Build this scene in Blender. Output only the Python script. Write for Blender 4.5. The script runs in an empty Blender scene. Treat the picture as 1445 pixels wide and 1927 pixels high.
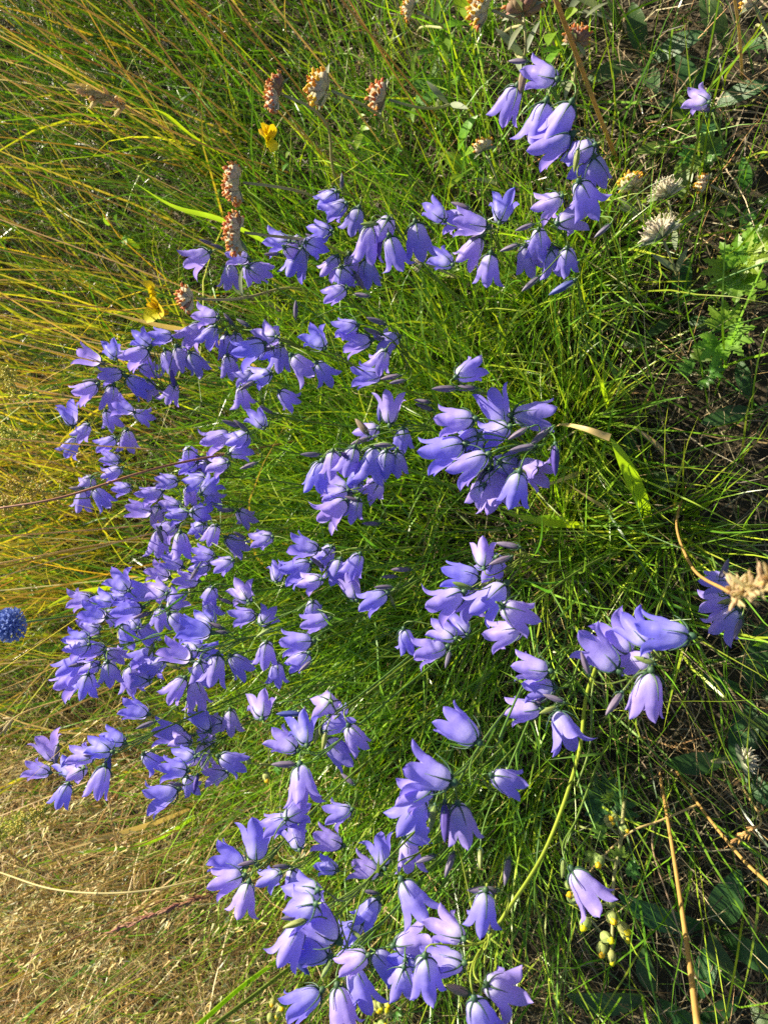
import bpy, math, random
import numpy as np
from mathutils import Vector, Matrix

random.seed(11)
RNG = np.random.default_rng(7)
scene = bpy.context.scene
R = math.radians

# ------------------------------------------------------------------ camera
CAM_H = 0.68                 # metres above the ground
TILT = R(29)                 # lens axis away from straight down
F = 1391.0                   # focal length in photograph pixels (1445 x 1927)
D_AX = Vector((0, math.sin(TILT), -math.cos(TILT)))
U_AX = Vector((0, math.cos(TILT), math.sin(TILT)))
X_AX = Vector((1, 0, 0))
CAM = Vector((0, 0, CAM_H))
cam_data = bpy.data.cameras.new("camera")
cam = bpy.data.objects.new("camera", cam_data)
scene.collection.objects.link(cam)
m = Matrix((-U_AX, X_AX, -D_AX)).transposed().to_4x4()
m.translation = CAM
cam.matrix_world = m
cam_data.sensor_fit = 'VERTICAL'
cam_data.sensor_height = 36.0
cam_data.lens = 36.0 * F / 1927.0
cam_data.clip_start = 0.01
cam_data.clip_end = 400
cam_data.dof.use_dof = True
cam_data.dof.focus_distance = 0.47
cam_data.dof.aperture_fstop = 15.0
scene.camera = cam

# ------------------------------------------------------------------ world and sun
SUN_EL = R(31)
SUN_AZ = R(38)     # towards +X (photograph up) away from +Y (photograph left)
world = bpy.data.worlds.new("World")
scene.world = world
world.use_nodes = True
wn = world.node_tree.nodes
wl = world.node_tree.links
wn.clear()
sky = wn.new('ShaderNodeTexSky')
sky.sky_type = 'NISHITA'
sky.sun_disc = False
sky.sun_elevation = SUN_EL
sky.sun_rotation = SUN_AZ
bg = wn.new('ShaderNodeBackground')
bg.inputs['Strength'].default_value = 0.05
wo = wn.new('ShaderNodeOutputWorld')
wl.new(sky.outputs[0], bg.inputs[0])
wl.new(bg.outputs[0], wo.inputs[0])
sun_data = bpy.data.lights.new("sun", 'SUN')
sun_data.energy = 5.0
sun_data.angle = R(0.53)
sun_data.color = (1.0, 0.89, 0.70)
sun = bpy.data.objects.new("sun", sun_data)
scene.collection.objects.link(sun)
sun_dir = Vector((math.sin(SUN_AZ) * math.cos(SUN_EL), math.cos(SUN_AZ) * math.cos(SUN_EL), math.sin(SUN_EL)))
sun.rotation_euler = sun_dir.to_track_quat('Z', 'Y').to_euler()
sun.location = sun_dir * 5
scene.view_settings.view_transform = 'Standard'
scene.view_settings.look = 'None'
scene.view_settings.exposure = 1.2
scene.view_settings.gamma = 1.0
scene.cycles.max_bounces = 5
scene.cycles.diffuse_bounces = 2
scene.cycles.transmission_bounces = 4
scene.cycles.use_denoising = False

# ------------------------------------------------------------------ helpers
COL = scene.collection

def P(px, py, h=0.0):
    """a photograph pixel at a height above the ground -> world point"""
    r = D_AX + U_AX * ((722.5 - px) / F) + X_AX * ((963.5 - py) / F)
    t = (h - CAM_H) / r.z
    return CAM + r * t

def proj_np(p):
    v = p - np.array(CAM)
    d = v @ np.array(D_AX)
    return 722.5 - F * (v @ np.array(U_AX)) / d, 963.5 - F * v[:, 0] / d, d

def link(o, parent=None):
    COL.objects.link(o)
    if parent is not None:
        o.parent = parent
    return o

def tag(o, label, cat, group=None, kind=None):
    o["label"] = label
    o["category"] = cat
    if group:
        o["group"] = group
    if kind:
        o["kind"] = kind
    return o

def thing(name, loc, label, cat, group=None):
    o = bpy.data.objects.new(name, None)
    o.empty_display_size = 0.01
    o.location = loc
    link(o)
    return tag(o, label, cat, group)

def mesh_from(name, verts, faces, mats, smooth=True, fmat=None):
    me = bpy.data.meshes.new(name)
    me.from_pydata([tuple(v) for v in verts], [], faces)
    for mt in (mats if isinstance(mats, (list, tuple)) else [mats]):
        me.materials.append(mt)
    if smooth:
        me.polygons.foreach_set('use_smooth', [True] * len(me.polygons))
    if fmat is not None:
        me.polygons.foreach_set('material_index', fmat)
    me.update()
    return me

def part(name, me, parent, loc=(0, 0, 0), rot=None, scale=None):
    o = bpy.data.objects.new(name, me)
    o.location = loc
    if rot is not None:
        o.rotation_mode = 'QUATERNION'
        o.rotation_quaternion = rot
    if scale is not None:
        o.scale = (scale,) * 3 if isinstance(scale, (int, float)) else scale
    return link(o, parent)

def bez(p0, p1, p2, p3, n):
    out = []
    for i in range(n + 1):
        t = i / n
        s = 1 - t
        out.append(p0 * s ** 3 + p1 * 3 * s * s * t + p2 * 3 * s * t * t + p3 * t ** 3)
    return out

def catmull(pts, n=8):
    pts = [Vector(p) for p in pts]
    if len(pts) == 2:
        return [pts[0].lerp(pts[1], i / n) for i in range(n + 1)]
    q = [pts[0] * 2 - pts[1]] + pts + [pts[-1] * 2 - pts[-2]]
    out = []
    for i in range(1, len(q) - 2):
        a, b, c, d = q[i - 1], q[i], q[i + 1], q[i + 2]
        for k in range(n):
            t = k / n
            out.append(0.5 * ((2 * b) + (c - a) * t + (2 * a - 5 * b + 4 * c - d) * t * t + (3 * b - a - 3 * c + d) * t ** 3))
    out.append(pts[-1])
    return out

class MB:
    """collects tubes, strips and surfaces, then becomes one mesh"""
    def __init__(self):
        self.v, self.f, self.m = [], [], []
    def tube(self, pts, r0, r1, sides=6, mat=0, cap=True):
        n = len(pts)
        base = len(self.v)
        up = Vector((0.31, 0.2, 0.93)).normalized()
        for i, p in enumerate(pts):
            d = (pts[min(i + 1, n - 1)] - pts[max(i - 1, 0)])
            if d.length < 1e-9:
                d = Vector((0, 0, 1))
            d.normalize()
            if i == 0 and abs(d.dot(up)) > 0.95:
                up = Vector((1, 0, 0))
            a = d.cross(up)
            if a.length < 1e-6:
                a = d.orthogonal()
            a.normalize()
            b = d.cross(a).normalized()
            up = -b if False else up
            r = r0 + (r1 - r0) * i / (n - 1) if not callable(r0) else r0(i / (n - 1))
            for k in range(sides):
                an = 2 * math.pi * k / sides
                self.v.append(p + a * (math.cos(an) * r) + b * (math.sin(an) * r))
        for i in range(n - 1):
            for k in range(sides):
                k2 = (k + 1) % sides
                self.f.append((base + i * sides + k, base + i * sides + k2, base + (i + 1) * sides + k2, base + (i + 1) * sides + k))
                self.m.append(mat)
        if cap:
            self.f.append(tuple(base + (n - 1) * sides + k for k in range(sides)))
            self.m.append(mat)
            self.f.append(tuple(base + k for k in reversed(range(sides))))
            self.m.append(mat)
        return self
    def ribbon(self, pts, wfun, side, fold=0.0, mat=0):
        """leaf blade with a midrib fold: three verts across"""
        n = len(pts)
        base = len(self.v)
        for i, p in enumerate(pts):
            t = i / (n - 1)
            d = (pts[min(i + 1, n - 1)] - pts[max(i - 1, 0)]).normalized()
            s = (side - d * side.dot(d)).normalized()
            nrm = d.cross(s)
            w = wfun(t)
            self.v += [p - s * w + nrm * (w * fold), p.copy(), p + s * w + nrm * (w * fold)]
        for i in range(n - 1):
            a = base + i * 3
            self.f += [(a, a + 1, a + 4, a + 3), (a + 1, a + 2, a + 5, a + 4)]
            self.m += [mat, mat]
        return self
    def ball(self, c, rx, rz, axis=Vector((0, 0, 1)), nu=6, nv=4, mat=0, rough=0.0):
        q = axis.to_track_quat('Z', 'Y')
        base = len(self.v)
        for j in range(nv + 1):
            ph = math.pi * j / nv
            for k in range(nu):
                th = 2 * math.pi * k / nu
                j_ = 1 + random.uniform(-rough, rough)
                self.v.append(c + q @ Vector((math.cos(th) * math.sin(ph) * rx * j_, math.sin(th) * math.sin(ph) * rx * j_, -math.cos(ph) * rz * j_)))
        for j in range(nv):
            for k in range(nu):
                k2 = (k + 1) % nu
                self.f.append((base + j * nu + k, base + j * nu + k2, base + (j + 1) * nu + k2, base + (j + 1) * nu + k))
                self.m.append(mat)
        return self
    def mesh(self, name, mats, smooth=True):
        return mesh_from(name, self.v, self.f, mats, smooth, self.m)

# ------------------------------------------------------------------ materials
def new_mat(name):
    mt = bpy.data.materials.new(name)
    mt.use_nodes = True
    nt = mt.node_tree
    nt.nodes.clear()
    return mt, nt.nodes, nt.links

def plant_mat(name, color, trans=0.3, rough=0.5, tcol=None, vary=0.18, attr=None, noise=60.0, namp=0.35, bump=0.0, spec=0.5):
    """diffuse/glossy leaf tissue that also lets sunlight through"""
    mt, N, L = new_mat(name)
    out = N.new('ShaderNodeOutputMaterial')
    pr = N.new('ShaderNodeBsdfPrincipled')
    pr.inputs['Roughness'].default_value = rough
    pr.inputs['Specular IOR Level'].default_value = spec
    if attr:
        c = N.new('ShaderNodeAttribute')
        c.attribute_name = attr
        csock = c.outputs['Color']
    else:
        c = N.new('ShaderNodeRGB')
        c.outputs[0].default_value = (*color, 1)
        csock = c.outputs[0]
    # fine mottling
    tc = N.new('ShaderNodeTexCoord')
    nz = N.new('ShaderNodeTexNoise')
    nz.inputs['Scale'].default_value = noise
    nz.inputs['Detail'].default_value = 3
    L.new(tc.outputs['Object'], nz.inputs['Vector'])
    mr = N.new('ShaderNodeMapRange')
    mr.inputs['To Min'].default_value = 1 - namp
    mr.inputs['To Max'].default_value = 1 + namp
    L.new(nz.outputs['Fac'], mr.inputs['Value'])
    oi = N.new('ShaderNodeObjectInfo')
    hs = N.new('ShaderNodeHueSaturation')
    mh = N.new('ShaderNodeMapRange')
    mh.inputs['To Min'].default_value = 0.5 - 0.03 * vary / 0.18
    mh.inputs['To Max'].default_value = 0.5 + 0.03 * vary / 0.18
    L.new(oi.outputs['Random'], mh.inputs['Value'])
    L.new(mh.outputs[0], hs.inputs['Hue'])
    L.new(mr.outputs[0], hs.inputs['Value'])
    L.new(csock, hs.inputs['Color'])
    L.new(hs.outputs[0], pr.inputs['Base Color'])
    if bump:
        bp = N.new('ShaderNodeBump')
        bp.inputs['Strength'].default_value = bump
        bp.inputs['Distance'].default_value = 0.001
        L.new(nz.outputs['Fac'], bp.inputs['Height'])
        L.new(bp.outputs[0], pr.inputs['Normal'])
    if trans > 0:
        tr = N.new('ShaderNodeBsdfTranslucent')
        gm = N.new('ShaderNodeMix')
        gm.data_type = 'RGBA'
        gm.blend_type = 'MULTIPLY'
        gm.inputs['Factor'].default_value = 1.0
        L.new(hs.outputs[0], gm.inputs['A'])
        gm.inputs['B'].default_value = (*(tcol or (1.5, 1.5, 0.6)), 1)
        L.new(gm.outputs['Result'], tr.inputs['Color'])
        mx = N.new('ShaderNodeMixShader')
        mx.inputs[0].default_value = trans
        L.new(pr.outputs[0], mx.inputs[1])
        L.new(tr.outputs[0], mx.inputs[2])
        L.new(mx.outputs[0], out.inputs[0])
    else:
        L.new(pr.outputs[0], out.inputs[0])
    return mt

def petal_mat():
    mt, N, L = new_mat("violet_petal")
    out = N.new('ShaderNodeOutputMaterial')
    pr = N.new('ShaderNodeBsdfPrincipled')
    pr.inputs['Roughness'].default_value = 0.5
    pr.inputs['Specular IOR Level'].default_value = 0.35
    tc = N.new('ShaderNodeTexCoord')
    sx = N.new('ShaderNodeSeparateXYZ')
    L.new(tc.outputs['Object'], sx.inputs[0])
    # pale throat by the calyx, whitened further as painted glow, deeper towards the lobes
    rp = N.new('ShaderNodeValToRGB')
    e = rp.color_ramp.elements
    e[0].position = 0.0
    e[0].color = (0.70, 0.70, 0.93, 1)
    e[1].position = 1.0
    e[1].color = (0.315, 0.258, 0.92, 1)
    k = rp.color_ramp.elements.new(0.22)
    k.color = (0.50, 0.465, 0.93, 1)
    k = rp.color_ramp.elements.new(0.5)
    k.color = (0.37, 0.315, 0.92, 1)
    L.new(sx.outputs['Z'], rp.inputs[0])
    # fine lengthwise veins and puckering
    mp = N.new('ShaderNodeMapping')
    mp.inputs['Scale'].default_value = (26, 26, 4)
    L.new(tc.outputs['Object'], mp.inputs['Vector'])
    nz = N.new('ShaderNodeTexNoise')
    nz.inputs['Scale'].default_value = 1.0
    nz.inputs['Detail'].default_value = 4
    L.new(mp.outputs[0], nz.inputs['Vector'])
    mr = N.new('ShaderNodeMapRange')
    mr.inputs['From Min'].default_value = 0.3
    mr.inputs['From Max'].default_value = 0.7
    mr.inputs['To Min'].default_value = 0.92
    mr.inputs['To Max'].default_value = 1.07
    L.new(nz.outputs['Fac'], mr.inputs['Value'])
    oi = N.new('ShaderNodeObjectInfo')
    hs = N.new('ShaderNodeHueSaturation')
    mh = N.new('ShaderNodeMapRange')
    mh.inputs['To Min'].default_value = 0.49
    mh.inputs['To Max'].default_value = 0.515
    L.new(oi.outputs['Random'], mh.inputs['Value'])
    ms = N.new('ShaderNodeMapRange')
    ms.inputs['To Min'].default_value = 1.06
    ms.inputs['To Max'].default_value = 0.86
    L.new(oi.outputs['Random'], ms.inputs['Value'])
    L.new(mh.outputs[0], hs.inputs['Hue'])
    L.new(ms.outputs[0], hs.inputs['Saturation'])
    L.new(mr.outputs[0], hs.inputs['Value'])
    L.new(rp.outputs[0], hs.inputs['Color'])
    L.new(hs.outputs[0], pr.inputs['Base Color'])
    n2 = N.new('ShaderNodeTexNoise')
    n2.inputs['Scale'].default_value = 6.0
    n2.inputs['Detail'].default_value = 3
    L.new(tc.outputs['Object'], n2.inputs['Vector'])
    bp = N.new('ShaderNodeBump')
    bp.inputs['Strength'].default_value = 0.18
    bp.inputs['Distance'].default_value = 0.0012
    L.new(n2.outputs['Fac'], bp.inputs['Height'])
    L.new(bp.outputs[0], pr.inputs['Normal'])
    tr = N.new('ShaderNodeBsdfTranslucent')
    gm = N.new('ShaderNodeMix')
    gm.data_type = 'RGBA'
    gm.blend_type = 'MULTIPLY'
    gm.inputs['Factor'].default_value = 1.0
    L.new(hs.outputs[0], gm.inputs['A'])
    gm.inputs['B'].default_value = (1.05, 0.95, 1.1, 1)
    L.new(gm.outputs['Result'], tr.inputs['Color'])
    mx = N.new('ShaderNodeMixShader')
    mx.inputs[0].default_value = 0.46
    L.new(pr.outputs[0], mx.inputs[1])
    L.new(tr.outputs[0], mx.inputs[2])
    L.new(mx.outputs[0], out.inputs[0])
    return mt

M = {}
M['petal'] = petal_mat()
M['calyx'] = plant_mat("calyx_green", (0.055, 0.13, 0.06), 0.12, 0.5, vary=0.2, noise=4, namp=0.3)
M['style'] = plant_mat("style_white", (0.75, 0.72, 0.55), 0.3, 0.6, (1, 1, 0.9))
M['bud_pale'] = plant_mat("bud_grey_violet", (0.20, 0.165, 0.25), 0.2, 0.5, (1.1, 1, 1.1), noise=5, namp=0.4)
M['bud_green'] = plant_mat("bud_green", (0.26, 0.34, 0.09), 0.2, 0.5, noise=5, namp=0.3)
M['bud_dark'] = plant_mat("bud_deep_violet", (0.10, 0.075, 0.38), 0.2, 0.5, (1, 0.9, 1.2), noise=5, namp=0.4)
M['bud_dry'] = plant_mat("bud_withered", (0.36, 0.27, 0.18), 0.2, 0.7, (1, 1, 0.8), noise=5, namp=0.5)
M['stem'] = plant_mat("harebell_stem_green", (0.16, 0.27, 0.045), 0.15, 0.42, noise=40)
M['stem_bright'] = plant_mat("harebell_stem_fresh", (0.30, 0.46, 0.05), 0.2, 0.42, noise=40)
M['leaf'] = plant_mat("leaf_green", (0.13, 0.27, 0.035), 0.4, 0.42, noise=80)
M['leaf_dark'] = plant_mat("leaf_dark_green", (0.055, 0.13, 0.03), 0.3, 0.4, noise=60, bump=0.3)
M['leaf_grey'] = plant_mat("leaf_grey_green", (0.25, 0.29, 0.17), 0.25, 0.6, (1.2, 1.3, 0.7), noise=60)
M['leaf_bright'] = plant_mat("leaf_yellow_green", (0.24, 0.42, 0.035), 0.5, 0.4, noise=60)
M['blade_yellow'] = plant_mat("blade_yellow_green", (0.38, 0.50, 0.03), 0.5, 0.45, (1.4, 1.5, 0.4), noise=90)
M['straw'] = plant_mat("straw_dry", (0.66, 0.50, 0.20), 0.3, 0.5, (1.1, 1, 0.6), vary=0.05, noise=50)
M['straw_orange'] = plant_mat("straw_orange", (0.60, 0.36, 0.11), 0.2, 0.45, (1.1, 1, 0.6), vary=0.05, noise=50)
M['straw_pale'] = plant_mat("straw_pale", (0.70, 0.57, 0.31), 0.42, 0.6, (1.1, 1, 0.7), noise=60)
M['straw_red'] = plant_mat("straw_red_brown", (0.36, 0.17, 0.10), 0.15, 0.55, (1.2, 1, 0.7), noise=60)
M['wool'] = plant_mat("vetch_woolly_calyx", (0.74, 0.64, 0.44), 0.3, 0.8, (1.1, 1, 0.7), noise=900, namp=0.3)
M['wool_white'] = plant_mat("vetch_white_wool", (0.72, 0.68, 0.52), 0.35, 0.85, (1.1, 1, 0.8), noise=900, namp=0.3)
M['wool_brown'] = plant_mat("vetch_dead_calyx", (0.36, 0.22, 0.14), 0.25, 0.8, (1.1, 1, 0.7), noise=900, namp=0.4)
M['tip_orange'] = plant_mat("vetch_orange_tip", (0.72, 0.30, 0.07), 0.25, 0.6, (1.2, 1, 0.6), noise=700)
M['tip_yellow'] = plant_mat("vetch_yellow_tip", (0.80, 0.46, 0.03), 0.25, 0.5, (1.2, 1, 0.5), noise=700)
M['yellow'] = plant_mat("trefoil_yellow", (0.85, 0.66, 0.015), 0.3, 0.5, (1.1, 1.2, 0.4), noise=300)
M['blue'] = plant_mat("scabious_blue", (0.22, 0.27, 0.62), 0.35, 0.6, (1, 1, 1.2), noise=300)
M['bedstraw'] = plant_mat("bedstraw_yellow", (0.55, 0.50, 0.10), 0.3, 0.6, noise=300)
M['vstem'] = plant_mat("vetch_stem", (0.40, 0.38, 0.17), 0.1, 0.6, noise=60)
M['tint'] = plant_mat("grass_blades", (1, 1, 1), 0.33, 0.33, (1.5, 1.45, 0.4), attr="tint", noise=70, namp=0.25, spec=0.6)
M['tint_dry'] = plant_mat("dry_grass", (1, 1, 1), 0.22, 0.5, (1.15, 1.0, 0.7), attr="tint", noise=70, namp=0.3, spec=0.4)

def soil_mat():
    mt, N, L = new_mat("dark_soil")
    out = N.new('ShaderNodeOutputMaterial')
    pr = N.new('ShaderNodeBsdfPrincipled')
    pr.inputs['Roughness'].default_value = 0.95
    tc = N.new('ShaderNodeTexCoord')
    nz = N.new('ShaderNodeTexNoise')
    nz.inputs['Scale'].default_value = 35
    nz.inputs['Detail'].default_value = 8
    L.new(tc.outputs['Object'], nz.inputs['Vector'])
    rp = N.new('ShaderNodeValToRGB')
    rp.color_ramp.elements[0].position = 0.35
    rp.color_ramp.elements[0].color = (0.018, 0.014, 0.009, 1)
    rp.color_ramp.elements[1].position = 0.7
    rp.color_ramp.elements[1].color = (0.075, 0.06, 0.03, 1)
    L.new(nz.outputs['Fac'], rp.inputs[0])
    # beyond the plot the meadow carries on as green and straw sward
    ln = N.new('ShaderNodeVectorMath')
    ln.operation = 'LENGTH'
    L.new(tc.outputs['Object'], ln.inputs[0])
    md = N.new('ShaderNodeMapRange')
    md.inputs['From Min'].default_value = 1.3
    md.inputs['From Max'].default_value = 2.6
    L.new(ln.outputs['Value'], md.inputs['Value'])
    ng = N.new('ShaderNodeTexNoise')
    ng.inputs['Scale'].default_value = 2.5
    ng.inputs['Detail'].default_value = 10
    L.new(tc.outputs['Object'], ng.inputs['Vector'])
    rg = N.new('ShaderNodeValToRGB')
    rg.color_ramp.elements[0].position = 0.35
    rg.color_ramp.elements[0].color = (0.05, 0.09, 0.015, 1)
    rg.color_ramp.elements[1].position = 0.68
    rg.color_ramp.elements[1].color = (0.22, 0.19, 0.06, 1)
    L.new(ng.outputs['Fac'], rg.inputs[0])
    mg = N.new('ShaderNodeMix')
    mg.data_type = 'RGBA'
    L.new(md.outputs[0], mg.inputs['Factor'])
    L.new(rp.outputs[0], mg.inputs['A'])
    L.new(rg.outputs[0], mg.inputs['B'])
    L.new(mg.outputs['Result'], pr.inputs['Base Color'])
    bp = N.new('ShaderNodeBump')
    bp.inputs['Strength'].default_value = 0.8
    bp.inputs['Distance'].default_value = 0.01
    L.new(nz.outputs['Fac'], bp.inputs['Height'])
    L.new(bp.outputs[0], pr.inputs['Normal'])
    L.new(pr.outputs[0], out.inputs[0])
    return mt
M['soil'] = soil_mat()

# ------------------------------------------------------------------ ground
def build_ground():
    # fine in the middle, coarse towards the horizon
    ax = np.concatenate([[-150, -60, -25, -10, -5, -3], np.linspace(-2.2, 2.2, 111), [3, 5, 10, 25, 60, 150]])
    X, Y = np.meshgrid(ax, ax + 0.6, indexing='ij')
    Z = (np.sin(X * 7.1 + 1.3) * np.cos(Y * 6.3) * 0.005 + np.sin(X * 19 + Y * 13) * 0.003 + RNG.normal(0, 0.0015, X.shape)) - 0.008
    n = len(ax)
    V = np.stack([X, Y, Z], -1).reshape(-1, 3)
    fs = [(i * n + j, (i + 1) * n + j, (i + 1) * n + j + 1, i * n + j + 1) for i in range(n - 1) for j in range(n - 1)]
    o = bpy.data.objects.new("ground", mesh_from("ground", V, fs, M['soil']))
    link(o)
    o["kind"] = "structure"
build_ground()

# ------------------------------------------------------------------ grass as mass
def blades(base, length, width, az, tilt0, tilt1, tint, K=5, kink=0.25, taper=1.6, zmin=0.002, face=None):
    """vectorised ribbons; returns verts, quads, per-vertex colours"""
    n = len(base)
    t = np.linspace(0, 1, K + 1)
    th = tilt0[:, None] + (tilt1 - tilt0)[:, None] * t[None, :]
    th = th + RNG.normal(0, kink, (n, K + 1)) * 0.3
    azs = az[:, None] + np.cumsum(RNG.normal(0, kink, (n, K + 1)), 1) * 0.35
    st = (length / K)[:, None]
    dx = np.sin(th) * np.cos(azs) * st
    dy = np.sin(th) * np.sin(azs) * st
    dz = np.cos(th) * st
    C = np.zeros((n, K + 1, 3))
    C[:, 1:, 0] = np.cumsum(dx[:, :-1], 1)
    C[:, 1:, 1] = np.cumsum(dy[:, :-1], 1)
    C[:, 1:, 2] = np.cumsum(dz[:, :-1], 1)
    C += base[:, None, :]
    C[:, :, 2] = np.maximum(C[:, :, 2], zmin + RNG.uniform(0, 0.012, (n, 1)))
    fa = RNG.uniform(0, 2 * np.pi, n) if face is None else face
    S = np.stack([np.cos(fa), np.sin(fa), RNG.normal(0, 0.3, n)], -1)
    S /= np.linalg.norm(S, axis=1)[:, None]
    T = np.gradient(C, axis=1)
    T /= np.linalg.norm(T, axis=2)[:, :, None] + 1e-9
    Sd = S[:, None, :] - T * np.sum(T * S[:, None, :], 2)[:, :, None]
    Sd /= np.linalg.norm(Sd, axis=2)[:, :, None] + 1e-9
    w = width[:, None] * np.clip(1 - t ** taper * 0.95, 0.05, 1)[None, :] * 0.5
    Va = C - Sd * w[:, :, None]
    Vb = C + Sd * w[:, :, None]
    V = np.stack([Va, Vb], 2).reshape(-1, 3)
    idx = (np.arange(n)[:, None] * (2 * (K + 1)) + np.arange(K)[None, :] * 2).reshape(-1)
    Q = np.stack([idx, idx + 1, idx + 3, idx + 2], -1)
    colr = np.repeat(tint, 2 * (K + 1), axis=0)
    return V, Q, colr

def mass(name, chunks, mat, label, cat):
    V, Q, Cc, off = [], [], [], 0
    for v, q, c in chunks:
        V.append(v); Q.append(q + off); Cc.append(c); off += len(v)
    V = np.concatenate(V); Q = np.concatenate(Q); Cc = np.concatenate(Cc)
    me = bpy.data.meshes.new(name)
    me.vertices.add(len(V))
    me.vertices.foreach_set('co', V.astype(np.float32).ravel())
    me.loops.add(len(Q) * 4)
    me.loops.foreach_set('vertex_index', Q.astype(np.int32).ravel())
    me.polygons.add(len(Q))
    me.polygons.foreach_set('loop_start', np.arange(0, len(Q) * 4, 4, dtype=np.int32))
    me.polygons.foreach_set('loop_total', np.full(len(Q), 4, dtype=np.int32))
    me.polygons.foreach_set('use_smooth', np.ones(len(Q), dtype=bool))
    at = me.attributes.new("tint", 'FLOAT_COLOR', 'POINT')
    at.data.foreach_set('color', np.concatenate([Cc, np.ones((len(Cc), 1))], 1).astype(np.float32).ravel())
    me.update(calc_edges=True)
    me.materials.append(mat)
    o = bpy.data.objects.new(name, me)
    link(o)
    tag(o, label, cat, kind="stuff")
    return o

def scatter(n, x0, x1, y0, y1, dens=None, z=-0.004):
    """random bases; dens(x, y) in 0..1 thins them"""
    out = np.zeros((0, 3))
    while len(out) < n:
        p = np.stack([RNG.uniform(x0, x1, n), RNG.uniform(y0, y1, n), np.full(n, z)], -1)
        if dens is not None:
            p = p[RNG.uniform(0, 1, n) < dens(p[:, 0], p[:, 1])]
        out = np.concatenate([out, p])
    return out[:n]

def palette(n, cols, wts, jit=0.25):
    cols = np.array(cols)
    k = RNG.choice(len(cols), n, p=np.array(wts) / np.sum(wts))
    c = cols[k]
    k2 = RNG.choice(len(cols), n, p=np.array(wts) / np.sum(wts))
    f = RNG.uniform(0, 0.4, (n, 1))
    c = c * (1 - f) + cols[k2] * f
    return np.clip(c * np.exp(RNG.normal(0, jit, (n, 1))), 0.004, 0.8)

def sstep(a, b, x):
    t = np.clip((x - a) / (b - a), 0, 1)
    return t * t * (3 - 2 * t)

def patch(x, y, s, seed):
    """soft clumpy variation 0..1"""
    r = np.random.default_rng(seed)
    v = 0
    for k in range(5):
        a, b, c = r.uniform(-1, 1, 3)
        v = v + np.sin((x * a * 2 + y * b * 2) * s * (1 + 0.5 * k) + c * 9)
    return np.clip(0.5 + v / 5, 0, 1)

GREEN = [(0.10, 0.22, 0.02), (0.17, 0.33, 0.02), (0.25, 0.42, 0.025), (0.06, 0.14, 0.03), (0.40, 0.46, 0.035)]
GOLD = [(0.55, 0.42, 0.06), (0.62, 0.46, 0.12), (0.42, 0.44, 0.04), (0.55, 0.28, 0.05)]
STRAW = [(0.64, 0.47, 0.20), (0.52, 0.35, 0.13), (0.74, 0.60, 0.32), (0.36, 0.22, 0.09), (0.56, 0.31, 0.12)]
DEAD = [(0.15, 0.11, 0.06), (0.24, 0.18, 0.11), (0.09, 0.07, 0.04), (0.42, 0.34, 0.21), (0.18, 0.10, 0.05)]

def in_view(x, y):
    # 1 where the photograph looks, thinner beyond
    near = sstep(-0.25, 0.0, y) * (1 - sstep(1.25, 1.7, y)) * (1 - sstep(0.62 + 0.3 * y, 0.95 + 0.35 * y, np.abs(x)))
    return 0.16 + 0.84 * near

def zone_straw(x, y):    # dry tangled corner
    return sstep(-0.12, -0.38, x) * sstep(0.28, 0.5, y)

def zone_tall(x, y):     # tall standing grass on the far side
    return sstep(0.42, 0.62, y + 0.12 * x)

def zone_clump(x, y):    # the harebell tussock
    return np.exp(-(((x + 0.02) / 0.34) ** 2 + ((y - 0.38) / 0.22) ** 2))

SHADE_GAPS = [(P(265, 1345), .085), (P(375, 830), .07), (P(470, 590), .075), (P(330, 930), .05), (P(1180, 740), .04), (P(1010, 700), .03), (P(600, 330), .05)]
def gap_thinning(x, y):    # sward thinned so the dark floor stands in for deep shade
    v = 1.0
    for c, r in SHADE_GAPS:
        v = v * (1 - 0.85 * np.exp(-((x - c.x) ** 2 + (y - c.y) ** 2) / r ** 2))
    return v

BX = (-1.5, 1.5, -0.5, 2.2)
# 1 dead thatch lying on the soil
n = 34000
b = scatter(n, *BX, in_view)
b[:, 2] = RNG.uniform(-0.004, 0.024, n)
thatch = blades(b, RNG.uniform(0.025, 0.10, n), RNG.uniform(0.0006, 0.0016, n), RNG.uniform(0, 2 * np.pi, n),
                np.clip(RNG.normal(1.35, 0.25, n), 0.6, 1.7), np.clip(RNG.normal(1.6, 0.35, n), 0.7, 2.2), palette(n, DEAD, [3, 4, 2, 4, 2]), K=3, kink=0.5)
mass("dead_thatch", [thatch], M['tint_dry'], "dead brown thatch matted over the dark soil under the grass", "thatch")

# 2 fine short green grass
def dens_short(x, y):
    d = gap_thinning(x, y) * in_view(x, y) * (0.25 + 0.75 * patch(x, y, 9, 3))
    return d * (0.20 + 0.80 * sstep(0.05, 0.30, y + 0.22 * x)) * (1 - 0.8 * zone_straw(x, y))
n = 12500
b = scatter(n, *BX, dens_short)
dark = 1 - 0.45 * (sstep(0.45, 0.6, b[:, 1]) * sstep(0.0, 0.25, b[:, 0]))[:, None]  # shade between the tall grass painted into the far corner's tint
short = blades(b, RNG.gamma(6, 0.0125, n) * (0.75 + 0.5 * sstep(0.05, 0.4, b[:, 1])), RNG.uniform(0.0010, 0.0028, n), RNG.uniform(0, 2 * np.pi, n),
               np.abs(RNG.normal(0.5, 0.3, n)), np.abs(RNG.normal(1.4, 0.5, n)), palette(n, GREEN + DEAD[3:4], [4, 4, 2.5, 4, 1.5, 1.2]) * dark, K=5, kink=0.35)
tufts = []
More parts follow.
